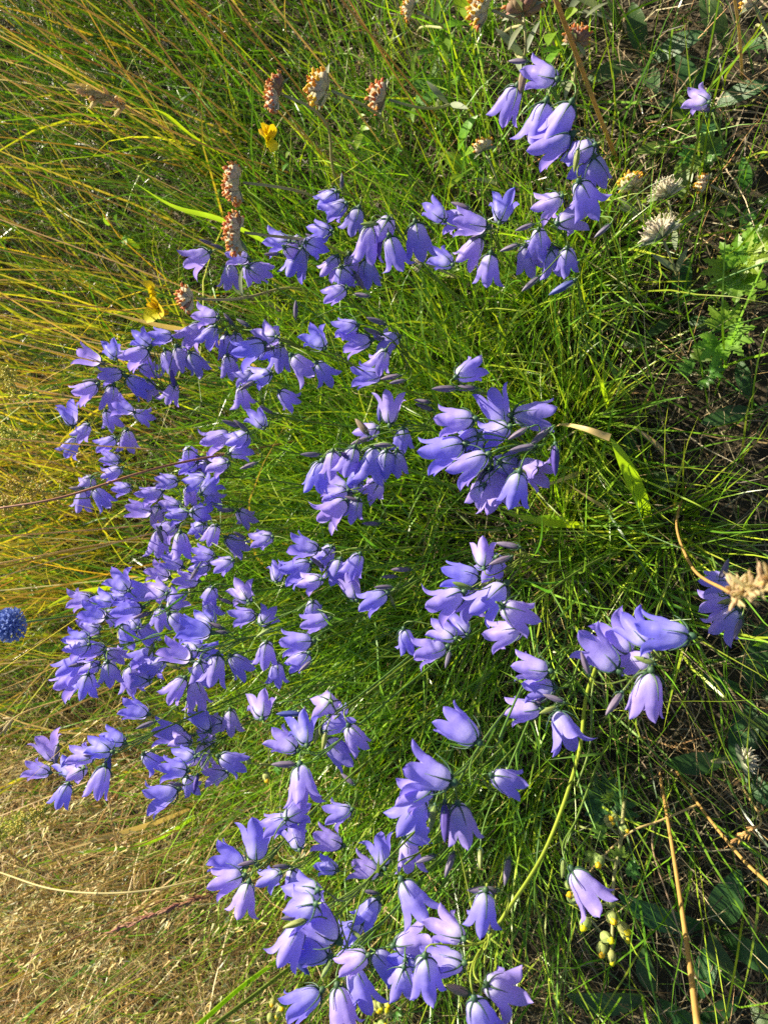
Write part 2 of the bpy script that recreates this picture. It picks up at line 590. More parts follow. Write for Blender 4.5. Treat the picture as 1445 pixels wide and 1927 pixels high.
for px, py, k in [(1085, 805, 260), (1050, 575, 160), (1255, 985, 160), (1120, 470, 140), (905, 690, 160), (1075, 1010, 160), (980, 1530, 140)]:
    c = P(px, py)
    tb = np.stack([RNG.normal(c.x, .014, k), RNG.normal(c.y, .014, k), np.full(k, -.004)], -1)
    ta = np.arctan2(tb[:, 1] - c.y, tb[:, 0] - c.x) + RNG.normal(0, .5, k)
    tufts.append(blades(tb, RNG.uniform(.05, .14, k), RNG.uniform(.0014, .0032, k), ta, np.abs(RNG.normal(.35, .2, k)), np.abs(RNG.normal(1.1, .4, k)),
                        palette(k, GREEN, [1, 3, 5, .5, 4]), K=6, kink=.15))
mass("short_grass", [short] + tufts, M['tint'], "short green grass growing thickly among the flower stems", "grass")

# 3 fine wiry foliage of the harebell tussock
n = 6500
b = scatter(n, -0.85, 0.75, 0.02, 0.85, lambda x, y: zone_clump(x, y) * gap_thinning(x, y))
az = np.arctan2(b[:, 1] - 0.22, (b[:, 0] + 0.02) * 0.9) + RNG.normal(0, 1.0, n)
clump = blades(b, RNG.uniform(0.07, 0.20, n), RNG.uniform(0.0011, 0.0021, n), az,
               np.abs(RNG.normal(0.4, 0.3, n)), np.abs(RNG.normal(1.25, 0.5, n)), palette(n, GREEN, [1.5, 3, 5, 0.7, 4]), K=7, kink=0.30, taper=3)
mass("tussock_foliage", [clump], M['tint'], "thin wiry green leaves and stalks massed beneath the bells", "foliage")

# 4 tall grass on the far side, with golden culms
def dens_tall(x, y):
    return gap_thinning(x, y) * in_view(x, y) * zone_tall(x, y) * (1 - 0.88 * zone_straw(x, y)) * (0.25 + 0.75 * patch(x, y, 6, 8))
n = 6800
b = scatter(n, -1.5, 1.5, 0.35, 2.2, dens_tall)
gold = np.exp(-((b[:, 0] - 0.03) / 0.30) ** 2) * sstep(0.48, 0.66, b[:, 1])
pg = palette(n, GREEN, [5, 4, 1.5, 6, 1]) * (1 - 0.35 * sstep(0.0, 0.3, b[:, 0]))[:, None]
po = palette(n, GOLD, [3, 2, 7, 1])
pick = (RNG.uniform(0, 1, n) < 0.08 + 0.72 * gold)[:, None]
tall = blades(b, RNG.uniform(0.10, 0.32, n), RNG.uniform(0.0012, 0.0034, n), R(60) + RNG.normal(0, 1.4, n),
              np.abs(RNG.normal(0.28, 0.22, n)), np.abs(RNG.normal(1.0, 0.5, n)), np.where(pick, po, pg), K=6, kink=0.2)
mass("tall_grass", [tall], M['tint'], "tall green and golden grass standing behind the harebells", "grass")
n = 1150
b = scatter(n, -1.5, 1.5, 0.36, 2.2, lambda x, y: dens_tall(x, y) * (1 - 0.45 * sstep(0.1, 0.4, x)))
culm = blades(b, RNG.uniform(0.24, 0.50, n), RNG.uniform(0.0010, 0.0019, n), R(70) + RNG.normal(0, 1.0, n),
              np.abs(RNG.normal(0.22, 0.14, n)), np.abs(RNG.normal(0.45, 0.25, n)), palette(n, GOLD + STRAW[:3], [4, 5, 5, 0.5, 1, 0.5, 3]), K=6, kink=0.06, taper=4)
mass("golden_culms", [culm], M['tint_dry'], "thin golden flowering stalks rising from the tall grass", "grass")

# 5 dry straw tangle
n = 7500
b = scatter(n, -1.5, 0.1, 0.2, 1.9, lambda x, y: zone_straw(x, y) * in_view(x, y))
straw = blades(b, RNG.uniform(0.08, 0.28, n), RNG.uniform(0.0008, 0.0019, n), R(110) + RNG.normal(0, 1.5, n),
               np.abs(RNG.normal(0.7, 0.35, n)), np.abs(RNG.normal(1.4, 0.4, n)), palette(n, STRAW + GREEN[1:3], [4, 3, 3, 2, 2, 1.2, 1]), K=5, kink=0.35)
n = 8000      # straw-brown litter mixed thinly through the whole sward
b = scatter(n, *BX, in_view)
litter = blades(b, RNG.uniform(0.05, 0.15, n), RNG.uniform(0.0007, 0.0015, n), RNG.uniform(0, 2 * np.pi, n),
                np.abs(RNG.normal(0.9, 0.4, n)), np.abs(RNG.normal(1.4, 0.4, n)), palette(n, STRAW + DEAD, [2, 2, 2, 2, 2, 1, 1, 1, 1, 1]), K=5, kink=0.4)
mass("dry_straw", [straw, litter], M['tint_dry'], "tangled dry straw and bleached grass stems through the sward", "straw")
# wispy seed panicles over the dry corner
n = 1000
b = scatter(n, -1.4, 0.0, 0.3, 1.7, lambda x, y: zone_straw(x, y) * in_view(x, y))
b[:, 2] = RNG.uniform(0.08, 0.22, n)
m_ = 26
tt = RNG.uniform(0, 0.07, (n, m_))
pa = R(100) + RNG.normal(0, 0.8, n)
pt = RNG.uniform(0.4, 1.2, n)
sb = np.stack([b[:, None, 0] + np.sin(pt)[:, None] * np.cos(pa)[:, None] * tt, b[:, None, 1] + np.sin(pt)[:, None] * np.sin(pa)[:, None] * tt, b[:, None, 2] + np.cos(pt)[:, None] * tt], -1)
sb = (sb + RNG.normal(0, 0.0035, sb.shape)).reshape(-1, 3)
k = len(sb)
pan = blades(sb, RNG.uniform(0.004, 0.009, k), RNG.uniform(0.0010, 0.0018, k), np.repeat(pa, m_) + RNG.normal(0, 0.6, k),
             np.repeat(pt, m_) + RNG.normal(0, 0.4, k), np.repeat(pt, m_) + RNG.normal(0, 0.4, k), palette(k, STRAW, [3, 1, 4, 1, 2]), K=2, kink=0.1, taper=2)
mass("seed_panicles", [pan], M['tint_dry'], "wispy pale seed panicles floating over the dry straw", "seed heads")

# ------------------------------------------------------------------ harebells
def corolla(seed, flare, curl, waist):
    r = random.Random(seed)
    prof = [(0, .045), (.03, .12), (.08, .19), (.15, .235), (.25, .268), (.36, .285), (.46, .30 * waist), (.55, .325 * waist)]
    mcols, lobes = 8, 5
    nc = mcols * lobes
    V, Fc = [], []
    ph = r.uniform(0, 6.28)
    sq = r.uniform(0.90, 1.0)
    for (z, rad) in prof:
        for c in range(nc):
            a = 2 * math.pi * c / nc
            pleat = 1 + 0.075 * (z / .55) * math.cos(5 * a - math.pi) + 0.02 * math.sin(3 * a + ph)
            V.append((math.cos(a) * rad * pleat, math.sin(a) * rad * pleat * sq, z + 0.012 * math.sin(2 * a + ph)))
    for i in range(len(prof) - 1):
        for c in range(nc):
            c2 = (c + 1) % nc
            Fc.append((i * nc + c, i * nc + c2, (i + 1) * nc + c2, (i + 1) * nc + c))
    top = (len(prof) - 1) * nc
    K = 7
    for l in range(lobes):
        fl = flare * r.uniform(0.75, 1.3)
        cu = curl * r.uniform(0.3, 1.6)
        ln = .44 * r.uniform(0.9, 1.08)
        tw = r.uniform(-0.12, 0.12)
        prev = [top + (l * mcols + k) % nc for k in range(mcols + 1)]
        for i in range(1, K + 1):
            t = i / K
            w = max(0.03, (1 - t ** 1.7) ** 0.8)
            rad = .325 * waist + fl * t ** 1.4 + cu * t ** 3.2
            z = .55 + ln * t - cu * 0.75 * t ** 3.5
            row = []
            for k in range(mcols + 1):
                s = (k / mcols - 0.5)
                a = 2 * math.pi * (l + 0.5 + s * w) / lobes + tw * t
                fold = 1 + 0.055 * math.cos(2 * math.pi * s) * (1 - t) - 0.10 * t * (s * 2) ** 2
                V.append((math.cos(a) * rad * fold, math.sin(a) * rad * fold * sq, z + 0.05 * t * (s * 2) ** 2 * w + 0.012 * math.sin(2 * a + ph)))
                row.append(len(V) - 1)
            for k in range(mcols):
                Fc.append((prev[k], prev[k + 1], row[k + 1], row[k]))
            prev = row
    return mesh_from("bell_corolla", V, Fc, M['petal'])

COROLLAS = [corolla(s, fl, cu, wa) for s, fl, cu, wa in
            [(1, .08, .07, 1.04), (2, .12, .11, 1.06), (3, .16, .10, 1.08), (4, .08, .13, 1.02), (5, .19, .12, 1.12), (6, .12, .06, 1.05),
             (7, .14, .15, 1.04), (8, .05, .05, 1.0), (9, .21, .10, 1.10), (10, .10, .12, 1.08)]]

def calyx(seed, spread, length=0.42):
    """small cup with five needle sepals; unit = corolla length"""
    r = random.Random(seed)
    mb = MB()
    mb.ball(Vector((0, 0, -0.055)), 0.085, 0.10, nu=8, nv=5)
    for k in range(5):
        a = 2 * math.pi * (k + 0.5) / 5 + r.uniform(-.15, .15)
        out = Vector((math.cos(a), math.sin(a), 0))
        sp = spread * r.uniform(0.7, 1.4)
        pts = bez(out * 0.06, out * 0.20 + Vector((0, 0, 0.0)), out * (0.27 + sp * .5) + Vector((0, 0, .12)), out * (0.30 + sp) + Vector((0, 0, length * r.uniform(.7, 1.1))), 5)
        mb.tube(pts, 0.030, 0.007, 4)
    return mb.mesh("calyx", M['calyx'])

CALYCES = [calyx(s, sp) for s, sp in [(1, .02), (2, .08), (3, .16), (4, .05), (5, .12)]]

def bud_mesh(mat, fat, seed):
    V, Fc = [], []
    nc = 20
    prof = [(0, .3), (.08, .65), (.2, .92), (.4, 1), (.6, .93), (.8, .66), (.92, .36), (1.0, .05)]
    for z, rr in prof:
        for c in range(nc):
            a = 2 * math.pi * c / nc + z * 0.5
            q = fat * rr * (1 + 0.13 * math.cos(5 * a) * math.sin(math.pi * min(z + .1, 1)))
            V.append((math.cos(a) * q, math.sin(a) * q, z))
    for i in range(len(prof) - 1):
        for c in range(nc):
            c2 = (c + 1) % nc
            Fc.append((i * nc + c, i * nc + c2, (i + 1) * nc + c2, (i + 1) * nc + c))
    return mesh_from("bud", V, Fc, mat)

BUDS = {'p': bud_mesh(M['bud_pale'], .128, 1), 'g': bud_mesh(M['bud_green'], .135, 2), 'd': bud_mesh(M['bud_dark'], .125, 3), 'w': bud_mesh(M['bud_dry'], .17, 4)}
BUD_CALYX = calyx(9, -0.12, 0.42)

mbs = MB().tube([Vector((0, 0, .05)), Vector((0, 0, .55))], .018, .016, 5)
for k in range(3):
    a = 2.1 * k
    mbs.tube([Vector((0, 0, .54)), Vector((math.cos(a) * .05, math.sin(a) * .05, .60))], .016, .012, 4)
STYLE = mbs.mesh("style", M['style'])

TILES = {'A': (0, 500), 'B': (0, 980), 'C': (320, 330), 'D': (780, 80), 'E': (480, 720), 'H': (800, 680), 'K': (440, 1180), 'L': (380, 1445),
         'M': (780, 1445), 'N': (960, 920), 'G': (0, 1440), 'T': (960, 0)}
Z3 = 482 / 1445
NUM = "no one two three four five six seven eight nine ten eleven twelve thirteen fourteen fifteen".split()
L0 = 0.0205
CLUMP = P(1060, 960, 0)

def leaf_strip(length, width, bend, mat, name="leaf"):
    mb = MB()
    pts = bez(Vector((0, 0, 0)), Vector((0, 0, length * .4)), Vector((bend * length * .5, 0, length * .75)), Vector((bend * length, 0, length * .95)), 6)
    mb.ribbon(pts, lambda t: width * (0.5 + 0.5 * math.sin(math.pi * min(1, t * 1.2 + .1))) * (1 - t ** 3) + 1e-5, Vector((0, 1, 0)), 0.3)
    return mb.mesh(name, mat)
STEM_LEAVES = [leaf_strip(.032, .0009, .5, M['leaf']), leaf_strip(.024, .0008, .9, M['leaf']), leaf_strip(.040, .0007, .3, M['leaf'])]

def axis_quat(axis, roll):
    q = axis.to_track_quat('Z', 'Y')
    return q @ Matrix.Rotation(roll, 4, 'Z').to_quaternion()

plant_no = [0]
def harebell(anchor, flowers, buds="", base=None, hfix=None, via=None):
    """flowers: 'T bx by mx my[i]' - tile letter once, then base and mouth in tile pixels"""
    rr = random.Random(100 + plant_no[0])
    plant_no[0] += 1
    fl, bd = [], []
    tile = None
    for tok in flowers.split(','):
        w = tok.split()
        if w[0] in TILES:
            tile = TILES[w[0]]
            w = w[1:]
        flag = ''
        if w[3][-1] == 'i':
            flag, w[3] = 'i', w[3][:-1]
        c = [float(q) * Z3 for q in w[:4]]
        fl.append((tile[0] + c[0], tile[1] + c[1], tile[0] + c[2], tile[1] + c[3], flag))
    for tok in buds.split(','):
        w = tok.split()
        if not w:
            continue
        if w[0] in TILES:
            tile = TILES[w[0]]
            w = w[1:]
        bd.append((tile[0] + float(w[0]) * Z3, tile[1] + float(w[1]) * Z3, math.radians(float(w[2])), w[3]))
    lens = sorted(math.hypot(f[2] - f[0], f[3] - f[1]) for f in fl)
    p80 = lens[min(len(lens) - 1, int(len(lens) * 0.8))]
    depth = F * 0.93 * L0 / p80
    cx = sum(f[0] for f in fl) / len(fl)
    cy = sum(f[1] for f in fl) / len(fl)
    rz = (D_AX + U_AX * ((722.5 - cx) / F)).z
    h = CAM_H + depth * rz
    h = min(0.40, max(0.22, h)) if hfix is None else hfix
    cen = P(cx, cy, h)
    if base is None:
        b = Vector((cen.x, cen.y, 0)).lerp(Vector((CLUMP.x, CLUMP.y, 0)), 0.24 if abs(cy - 960) < 650 else 0.12)
        b += Vector((rr.uniform(-.012, .012), rr.uniform(-.012, .012), 0))
    else:
        b = P(base[0], base[1], 0)
    n_f, n_b = len(fl), len(bd)
    lab = f"harebell stem with {NUM[n_f]} bell{'s' if n_f > 1 else ''}, " + anchor
    if len(lab.split()) > 16:
        print("LONG", len(lab.split()), lab)
    root = thing("harebell", b, lab, "flower", "harebell stems flowering in the grass")
    # flower positions and axes
    items = []
    for (bx, by, mx, my, flag) in fl:
        hh = h + rr.uniform(-.014, .014)
        B = P(bx, by, hh)
        dep = (B - CAM).dot(D_AX)
        full = F * L0 / dep * 0.93
        p = math.hypot(mx - bx, my - by)
        cz = min(0.97, p / full)
        L_ = L0 * max(0.86, min(1.25, 1.07 * p / (full * 0.97))) if cz >= 0.75 else L0 * rr.uniform(.88, 1.0)
        if cz < 0.75:
            cz = min(0.97, p / (F * L_ / dep * 0.93))
        tl = math.acos(cz)
        img = (-U_AX) * ((mx - bx) / max(p, 1e-6)) + (-X_AX) * ((my - by) / max(p, 1e-6))
        rayd = (B - CAM).normalized()
        img = (img - rayd * img.dot(rayd)).normalized()
        ax = img * math.cos(tl) + rayd * (math.sin(tl) * (-1 if flag == 'i' else 1))
        items.append(('f', B, ax.normalized(), L_, flag))
    for (bx, by, an, kind) in bd:
        hh = h + rr.uniform(-.012, .016)
        ln = {'p': .0125, 'g': .0105, 'd': .0155, 'w': .012}[kind] * rr.uniform(.85, 1.15)
        img = (-U_AX) * math.cos(an) + (-X_AX) * math.sin(an)
        rayd = (P(bx, by, hh) - CAM).normalized()
        ax = (img - rayd * img.dot(rayd) + rayd * rr.uniform(-.3, .3)).normalized()
        B = P(bx, by, hh) - ax * ln * 0.5
        items.append(('b', B, ax, ln, kind))
    # main stem
    far = max(items, key=lambda it: (it[1] - Vector((b.x, b.y, it[1].z))).length)[1]
    cB = Vector((0, 0, 0))
    for it in items:
        cB += it[1] - it[2] * 0.012
    cB /= len(items)
    node = cB.lerp(far, 0.35) + Vector((rr.uniform(-.004, .004), rr.uniform(-.004, .004), -0.012))
    if via:
        pts = catmull([b + Vector((0, 0, -.006))] + [P(*v) for v in via] + [node], 7)
    else:
        lean = Vector((node.x - b.x, node.y - b.y, 0))
        pts = bez(b + Vector((0, 0, -.006)), b + lean * rr.uniform(.05, .25) + Vector((rr.uniform(-.02, .02), rr.uniform(-.02, .02), h * .4)),
                  b + lean * rr.uniform(.5, .8) + Vector((rr.uniform(-.015, .015), rr.uniform(-.015, .015), h * .72)), node, 20)
    nP = len(pts)
    mb = MB().tube([p - b for p in pts], 0.0016 if via else 0.0009, 0.0009 if via else 0.0006, 6)
    lo = int(nP * 0.60)
    # branches
    for it in items:
        B, ax, L_ = it[1], it[2], it[3]
        end = B - ax * (0.10 * L_ if it[0] == 'f' else 0.02 * L_)
        best = min(range(lo, nP - 1), key=lambda i: (pts[i] - end).length + 0.4 * max(0, pts[i].z + .004 - end.z) + abs(i - nP * .85) * 0.0004)
        best = max(lo - 2, best - rr.randint(0, 2))
        S = pts[best]
        tg = (pts[best + 1] - pts[best - 1]).normalized()
        ds = (end - S).length
        c1 = S + tg * ds * .45
        c2 = end - ax * min(.014, ds * .45)
        mb.tube([p - b for p in bez(S, c1, c2, end, 9)], 0.0005, 0.00038, 5)
    part("stem", mb.mesh("harebell_stem", M['stem_bright' if via else 'stem']), root)
    for it in items:
        B, ax, L_, fg = it[1], it[2], it[3], it[4]
        q = axis_quat(ax, rr.uniform(0, 6.28))
        if it[0] == 'f':
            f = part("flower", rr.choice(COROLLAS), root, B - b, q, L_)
            part("calyx", rr.choice(CALYCES), f)
            if fg == 'i' or rr.random() < 0.25:
                part("style", STYLE, f)
        else:
            f = part("bud", BUDS[fg], root, B - b, q, L_)
            part("calyx", BUD_CALYX, f, scale=0.85)
    for k in range(rr.randint(2, 5)):
        i = int(nP * rr.uniform(.25, .85))
        tg = (pts[min(i + 1, nP - 1)] - pts[i - 1]).normalized()
        d = (tg + Vector((rr.uniform(-1, 1), rr.uniform(-1, 1), rr.uniform(-.2, .4))) * .8).normalized()
        part("leaf", rr.choice(STEM_LEAVES), root, pts[i] - b, axis_quat(d, rr.uniform(0, 6.28)), rr.uniform(.7, 1.2))
    return root

# far left group, along the tall golden grass
harebell("strung out over the golden grass beside a yellow trefoil",
         "A 570 545 455 500, 655 520 625 455, 690 605 580 628, 548 672 440 735, 640 680 615 800, 600 820 640 890", "A 510 650 180 p, 560 600 200 g")
harebell("tightly bunched over golden grass next to a shrivelled bell",
         "A 835 475 715 540, 850 450 785 405, 970 395 865 405, 815 490 820 575, 790 570 880 600, 720 630 820 705, 840 650 870 740, 755 825 670 790, 760 830 835 860", "A 805 500 180 p")
harebell("its paired bells hanging over a shrivelled dark bell",
         "A 935 480 975 595, 1000 460 1050 575, 1075 495 1140 590, 990 670 950 770", "A 975 630 260 d")
harebell("farthest out in the golden grass, one bell upturned",
         "A 410 900 378 790, 500 900 450 960, 435 975 375 1060")
harebell("in a file of bells crossed by a red grass stalk",
         "A 650 975 575 1020, 720 930 725 1035, 675 1100 580 1080, 685 1145 595 1195, 740 1250 650 1262, 515 1195 490 1250, 470 1265 465 1370, 535 1260 610 1350", "A 430 1255 180 p")
harebell("crowded beside the small rusty vetch head on a bare stalk",
         "A 1225 290 1130 280, 1140 330 1045 430, 1215 345 1165 430, 1280 390 1290 520, 1285 510 1300 605, 1330 385 1340 480",
         "A 1150 255 200 p, 1290 300 230 p, 1370 320 210 p, 1225 375 150 g")
harebell("with a half-closed bell among the tussock leaves",
         "A 1295 950 1170 1010, 1300 1060 1405 1030, 1395 945 1310 1000", "A 1300 890 200 p, 1360 900 220 p, 1400 1130 160 p")
harebell("its pale bells knotted round dark calyces in the tussock",
         "A 1065 1035 1080 1090, 1110 1110 1020 1140, 1180 1120 1120 1155, 1285 1110 1210 1130, 1160 1200 1080 1230, 1140 1285 1220 1210, 1060 1250 1090 1345, 1170 1260 1215 1335",
         "A 1150 1085 190 p, 1130 1150 150 p")
harebell("trailing pale bells towards a lone leafy grass shoot",
         "A 1000 1215 905 1220, 915 1270 810 1310, 1015 1355 930 1340, 855 1390 735 1370, 900 1360 880 1420, 1060 1390 970 1420, 1090 1390 1150 1400, 1350 1385 1400 1435", "A 905 1230 180 p, 1270 1380 180 p")
# lower left group
harebell("two long bells hanging side by side above crowded ones",
         "B 905 50 890 185, 1000 30 920 60, 1020 70 1030 195, 1150 20 1110 60, 1220 30 1180 115, 1280 95 1375 170, 1310 225 1235 260", "B 900 70 250 p, 1350 80 210 p")
harebell("its clear-lobed bells turned up past the tussock edge",
         "B 1205 200 1110 180, 1030 260 925 220, 955 320 855 270, 1180 250 1110 270, 1120 340 1005 330", "B 1065 300 130 g, 1095 300 120 p")
harebell("heading a thick mass of bells with slim grey buds",
         "B 725 390 655 320, 510 440 405 450, 640 460 570 440, 730 430 640 440, 870 420 735 390, 940 410 880 390, 595 545 475 510, 800 490 665 520", "B 480 410 190 p, 800 535 160 p")
harebell("in the thick mass of bells, one dark bell hanging clear",
         "B 600 520 655 550, 560 610 490 600, 910 490 900 600, 960 490 1010 440, 960 530 1065 610, 690 590 740 695, 780 600 735 560, 790 600 875 685", "B 735 560 210 g")
harebell("two bells dangling under a thread-thin branch",
         "B 1200 380 1180 445, 1165 450 1205 535, 1400 450 1355 385, 1440 530 1325 545", "B 1370 455 180 p, 1270 450 200 p")
harebell("outermost of the mass, facing a blue scabious across the grass",
         "B 500 660 395 670, 590 720 475 730, 600 740 675 770, 500 700 410 720, 470 770 360 850, 475 855 345 950, 500 870 490 950, 560 815 485 830, 610 800 630 895", "B 530 660 170 g, 430 815 170 p")
harebell("a narrow bell nodding at its branch end under the mass",
         "B 860 730 755 800, 735 825 742 955, 930 790 850 830, 840 900 790 890", "B 850 735 110 g")
harebell("big bells and two grey buds at the branch forks",
         "B 1190 630 1035 610, 1200 580 1125 560, 1075 780 935 720, 1120 730 1075 720, 1130 740 1195 745, 1230 760 1200 905, 1130 800 1140 875", "B 1215 590 200 p, 1240 630 180 p, 1010 780 200 p")
harebell("three open bells nodding clear below the forks",
         "B 1040 890 955 990, 1095 900 1120 1045, 1305 765 1395 860", "B 975 820 200 g")
harebell("a solitary cupped bell over shaded straw",
         "B 835 1090 710 1050", "B 820 1155 160 p", hfix=.30)
harebell("white-based bells stacked along one arching stem above the straw",
         "B 1180 1180 1105 1070, 1260 1140 1190 1150, 1300 1070 1310 1185, 1040 1200 880 1190, 1200 1260 1155 1195, 1070 1250 1005 1240, 1150 1260 1140 1355", "B 1050 1210 180 p")
harebell("bells dangling to the edge of the dry straw tangle",
         "B 1240 1330 1370 1380, 1100 1330 1010 1330, 1055 1410 925 1400, 1280 1415 1200 1435, G 1000 140 855 200, 1060 70 1085 135, B 815 1320 890 1385", "G 990 105 190 p, 1105 110 100 d")
harebell("outlying over straw, one bell upturned beside a bud",
         "B 310 1350 255 1225, 280 1420 165 1400, 410 1440 365 1370, 470 1400 430 1420, G 385 110 340 205", "B 320 1320 100 p")
harebell("reaching over straw, a dark narrow bell hanging from its end",
         "B 700 1250 585 1200, 630 1300 535 1270, 530 1330 440 1320, G 590 10 540 155", "B 525 1325 180 p, 610 1385 90 d")
# upper middle group, along the vetch
harebell("tucked beneath a double orange vetch head",
         "C 220 435 105 495, 345 500 342 625, 440 470 345 455, 435 510 470 575, 445 520 565 550", "C 205 375 200 p, 265 400 200 p")
harebell("a large bell drooping from pale ones by the vetch",
         "C 670 370 580 370, 905 315 815 310, 720 360 700 400, 770 380 840 405, 750 410 690 575, 650 410 725 455", "C 570 445 180 p, 800 350 210 p")
harebell("one folded dark bell and slim bud above broad ones",
         "C 935 95 865 160, 990 160 905 205, 1065 185 1025 310", "C 970 30 270 p, 890 95 180 d")
harebell("long bells drooping in a row beyond the vetch",
         "C 1130 290 1110 460, 1230 250 1200 325, 1240 350 1285 510, 1385 270 1410 440", "C 1180 390 90 d, 1120 275 180 g")
harebell("four small bells clustered over dark grass",
         "C 940 460 885 555, 1015 450 1040 585, 970 520 985 595, 1110 475 1130 605, 990 640 875 690", "C 1080 675 190 p, 1070 600 60 p, 710 755 270 p")
harebell("two sideways bells with buds in the tussock green",
         "C 1055 845 935 870, 1130 930 990 950, 1290 910 1200 950, 1215 990 1160 1095, 1185 1130 1050 1130", "C 1140 880 200 p, 1190 920 180 p, 1240 1140 170 p, 1280 1165 170 p, 1160 820 200 p")
harebell("a single bell alone among the wiry leaves", "C 870 970 785 885", "", hfix=.27)
harebell("dropping in a row along one thin stem in the tussock",
         "C 530 950 395 1020, 600 910 545 900, 625 960 620 1085, 580 970 565 1005, 690 1020 785 1125, 830 1060 905 1155", "C 530 985 170 p, 480 920 180 p")
harebell("small paired bells with dark buds in the tussock",
         "C 470 1110 405 1140, 565 1120 495 1142, 400 1200 420 1305, 620 1220 695 1290, 530 1420 480 1350", "C 430 1190 150 p, 540 1320 210 p, 335 1400 200 p, 395 1410 220 p")
# top right group
harebell("bells hanging clear over the clover leaves beside an orange stalk",
         "D 795 205 655 170, 575 250 500 405, 740 340 685 525, 880 345 790 515", "D 580 105 180 p, 605 220 100 w")
harebell("overlapping bells above a yellow vetch tuft",
         "D 880 520 710 620, 1010 580 875 650, 1000 610 930 725, 1010 650 1030 785, 930 790 985 930", "D 910 670 100 g, 870 570 120 p")
harebell("two slanting bells and a striped bud above the trefoil leaves",
         "D 825 870 710 945, 810 1020 915 985, 700 1060 705 1165", "D 1055 1065 140 p, 615 1045 160 p, 665 900 260 g")
harebell("ragged many-lobed bells by a rounded leaf",
         "D 165 1000 85 920, 405 1040 245 1010, 300 970 165 1020, 370 1100 290 1230, 430 1195 410 1345, 210 1250 120 1205, 480 1010 502 895", "D 255 920 200 p, 350 1095 160 p")
harebell("three small bells dangling above two fallen-looking buds",
         "D 625 1150 640 1265, 770 1170 785 1275, 860 1165 862 1275", "D 650 1365 140 p, 825 1385 150 d, 530 1160 160 p")
harebell("one tiny half-open bell standing apart on bare soil", "T 1115 575 1030 555", "T 1080 615 190 p", hfix=.10)
# centre
harebell("an upturned bell and striped bud at the tussock heart",
         "E 760 230 765 80, 690 260 595 290, 835 260 830 355", "E 703 160 270 d, 600 245 230 w, 590 330 160 p, 940 105 190 p, 950 135 200 p")
harebell("a fan of drooping bells with one rolled dark bud",
         "E 375 450 335 600, 440 390 440 520, 560 370 510 505, 680 370 640 535, 740 390 735 495, 800 390 815 520", "E 310 405 180 p, 530 425 30 d, 720 355 180 p")
harebell("pale bells tangled in thin dark branches",
         "E 600 500 555 545, 520 600 425 570, 590 560 545 585, 700 560 660 615, 520 610 405 650, 510 670 390 770i, 580 660 540 745", "E 500 630 170 p, 545 655 200 p, 650 795 180 p")
harebell("bells and three loose buds over dense green",
         "E 355 940 220 920, 430 930 380 1005, 310 1020 180 1085, 120 1120 130 1015, 480 1000 440 1120, 590 970 530 1080, 370 1110 290 1130, 95 870 10 890", "E 295 940 180 p, 345 1010 220 p")
harebell("one bell upright beside one sideways, buds behind",
         "E 570 1220 515 1100, 740 1190 610 1255", "E 820 1055 180 p, 755 1095 180 p, 720 1155 180 p, 770 1220 250 g")
harebell("a short bell tipped over a rounded one in the green",
         "E 325 1240 332 1305, 415 1330 280 1365, 40 1355 80 1310", "E 50 1400 130 g")
harebell("a lone slanted bell above the broad bunch", "H 180 85 320 25", "H 105 155 180 p, 215 150 180 p", hfix=.30)
harebell("the broad bunch with fully open bells showing white throats",
         "H 270 325 85 345, 440 370 365 185, 495 305 690 315, 470 370 325 440, 215 470 15 545, 300 420 230 465, 345 530 180 630, 420 570 480 595, 375 620 420 815i, 530 630 490 805, 540 570 680 660i, 330 700 305 770",
         "H 215 530 160 g, 265 585 190 g, 305 670 120 p, 545 490 170 p, 733 560 90 d, 520 410 150 p, 640 430 140 p, 540 620 200 g")
harebell("a compact bunch, one bell pointing up, over deep green",
         "H 330 1160 320 1015, 300 1220 120 1205, 400 1110 370 1180, 210 1305 50 1395, 300 1300 220 1385, 450 1260 300 1415", "H 420 1125 160 p, 205 1265 200 g, 350 1240 150 g, 460 1035 190 p")
harebell("two dark bells spread apart in deep green",
         "N -40 665 90 740, 60 790 -120 840", "", hfix=.33)
# lower middle
harebell("two bells over a fat pale bud with green calyx",
         "K 440 80 285 95, 420 150 330 215, 185 90 180 195, 245 205 238 320", "K 400 225 140 p, 165 35 150 g")
harebell("a plain bell beside a starry one with a white bud",
         "K 960 15 985 140, 1195 110 1035 140, 1245 60 1140 5, 1310 40 1250 -40", "K 1205 185 105 p")
harebell("one face-on bell with a star of sepals", "K 545 420 515 440", "K 400 500 270 p", hfix=.33)
harebell("a bell wrapped by one brown withered petal", "K 160 510 150 410", "K 165 440 170 w, 310 490 180 d", hfix=.31)
harebell("two cupped bells over a nodding open one with cream style",
         "K 355 690 220 615, 410 660 375 515, 375 785 398 970i", "K 280 775 180 p")
harebell("three bells spread like a windmill",
         "K 495 580 645 505, 650 560 715 690, 520 640 650 750", "K 470 610 110 g, 510 645 100 g")
harebell("one large bell tilted upward from deep grass", "K 1370 640 1190 510", "", hfix=.34)
harebell("long bells crowning a stout stem with a blue-black bud",
         "K 1225 870 1000 800, 1125 910 935 945, 1060 960 985 1090, 1265 1005 1300 1200", "K 1190 1105 90 d, 1120 1080 100 g")
harebell("one bell hanging outward on a bare stalk", "M 440 45 600 110", "M 370 515 90 g", hfix=.34)
harebell("broad bell standing upright above three crowded ones",
         "K 305 1080 195 1130, 300 1080 375 1035, 130 1320 130 1110, 370 1250 340 1135, L 240 550 80 490, 230 610 80 660, 265 650 230 800", "L 240 620 150 g, 250 540 170 p")
harebell("small bells with a drooping dark bud over straw",
         "K 260 1390 185 1425, 330 1370 350 1450, 660 1030 540 1062", "K 265 1350 180 p, L 490 690 110 d, 820 60 220 p")
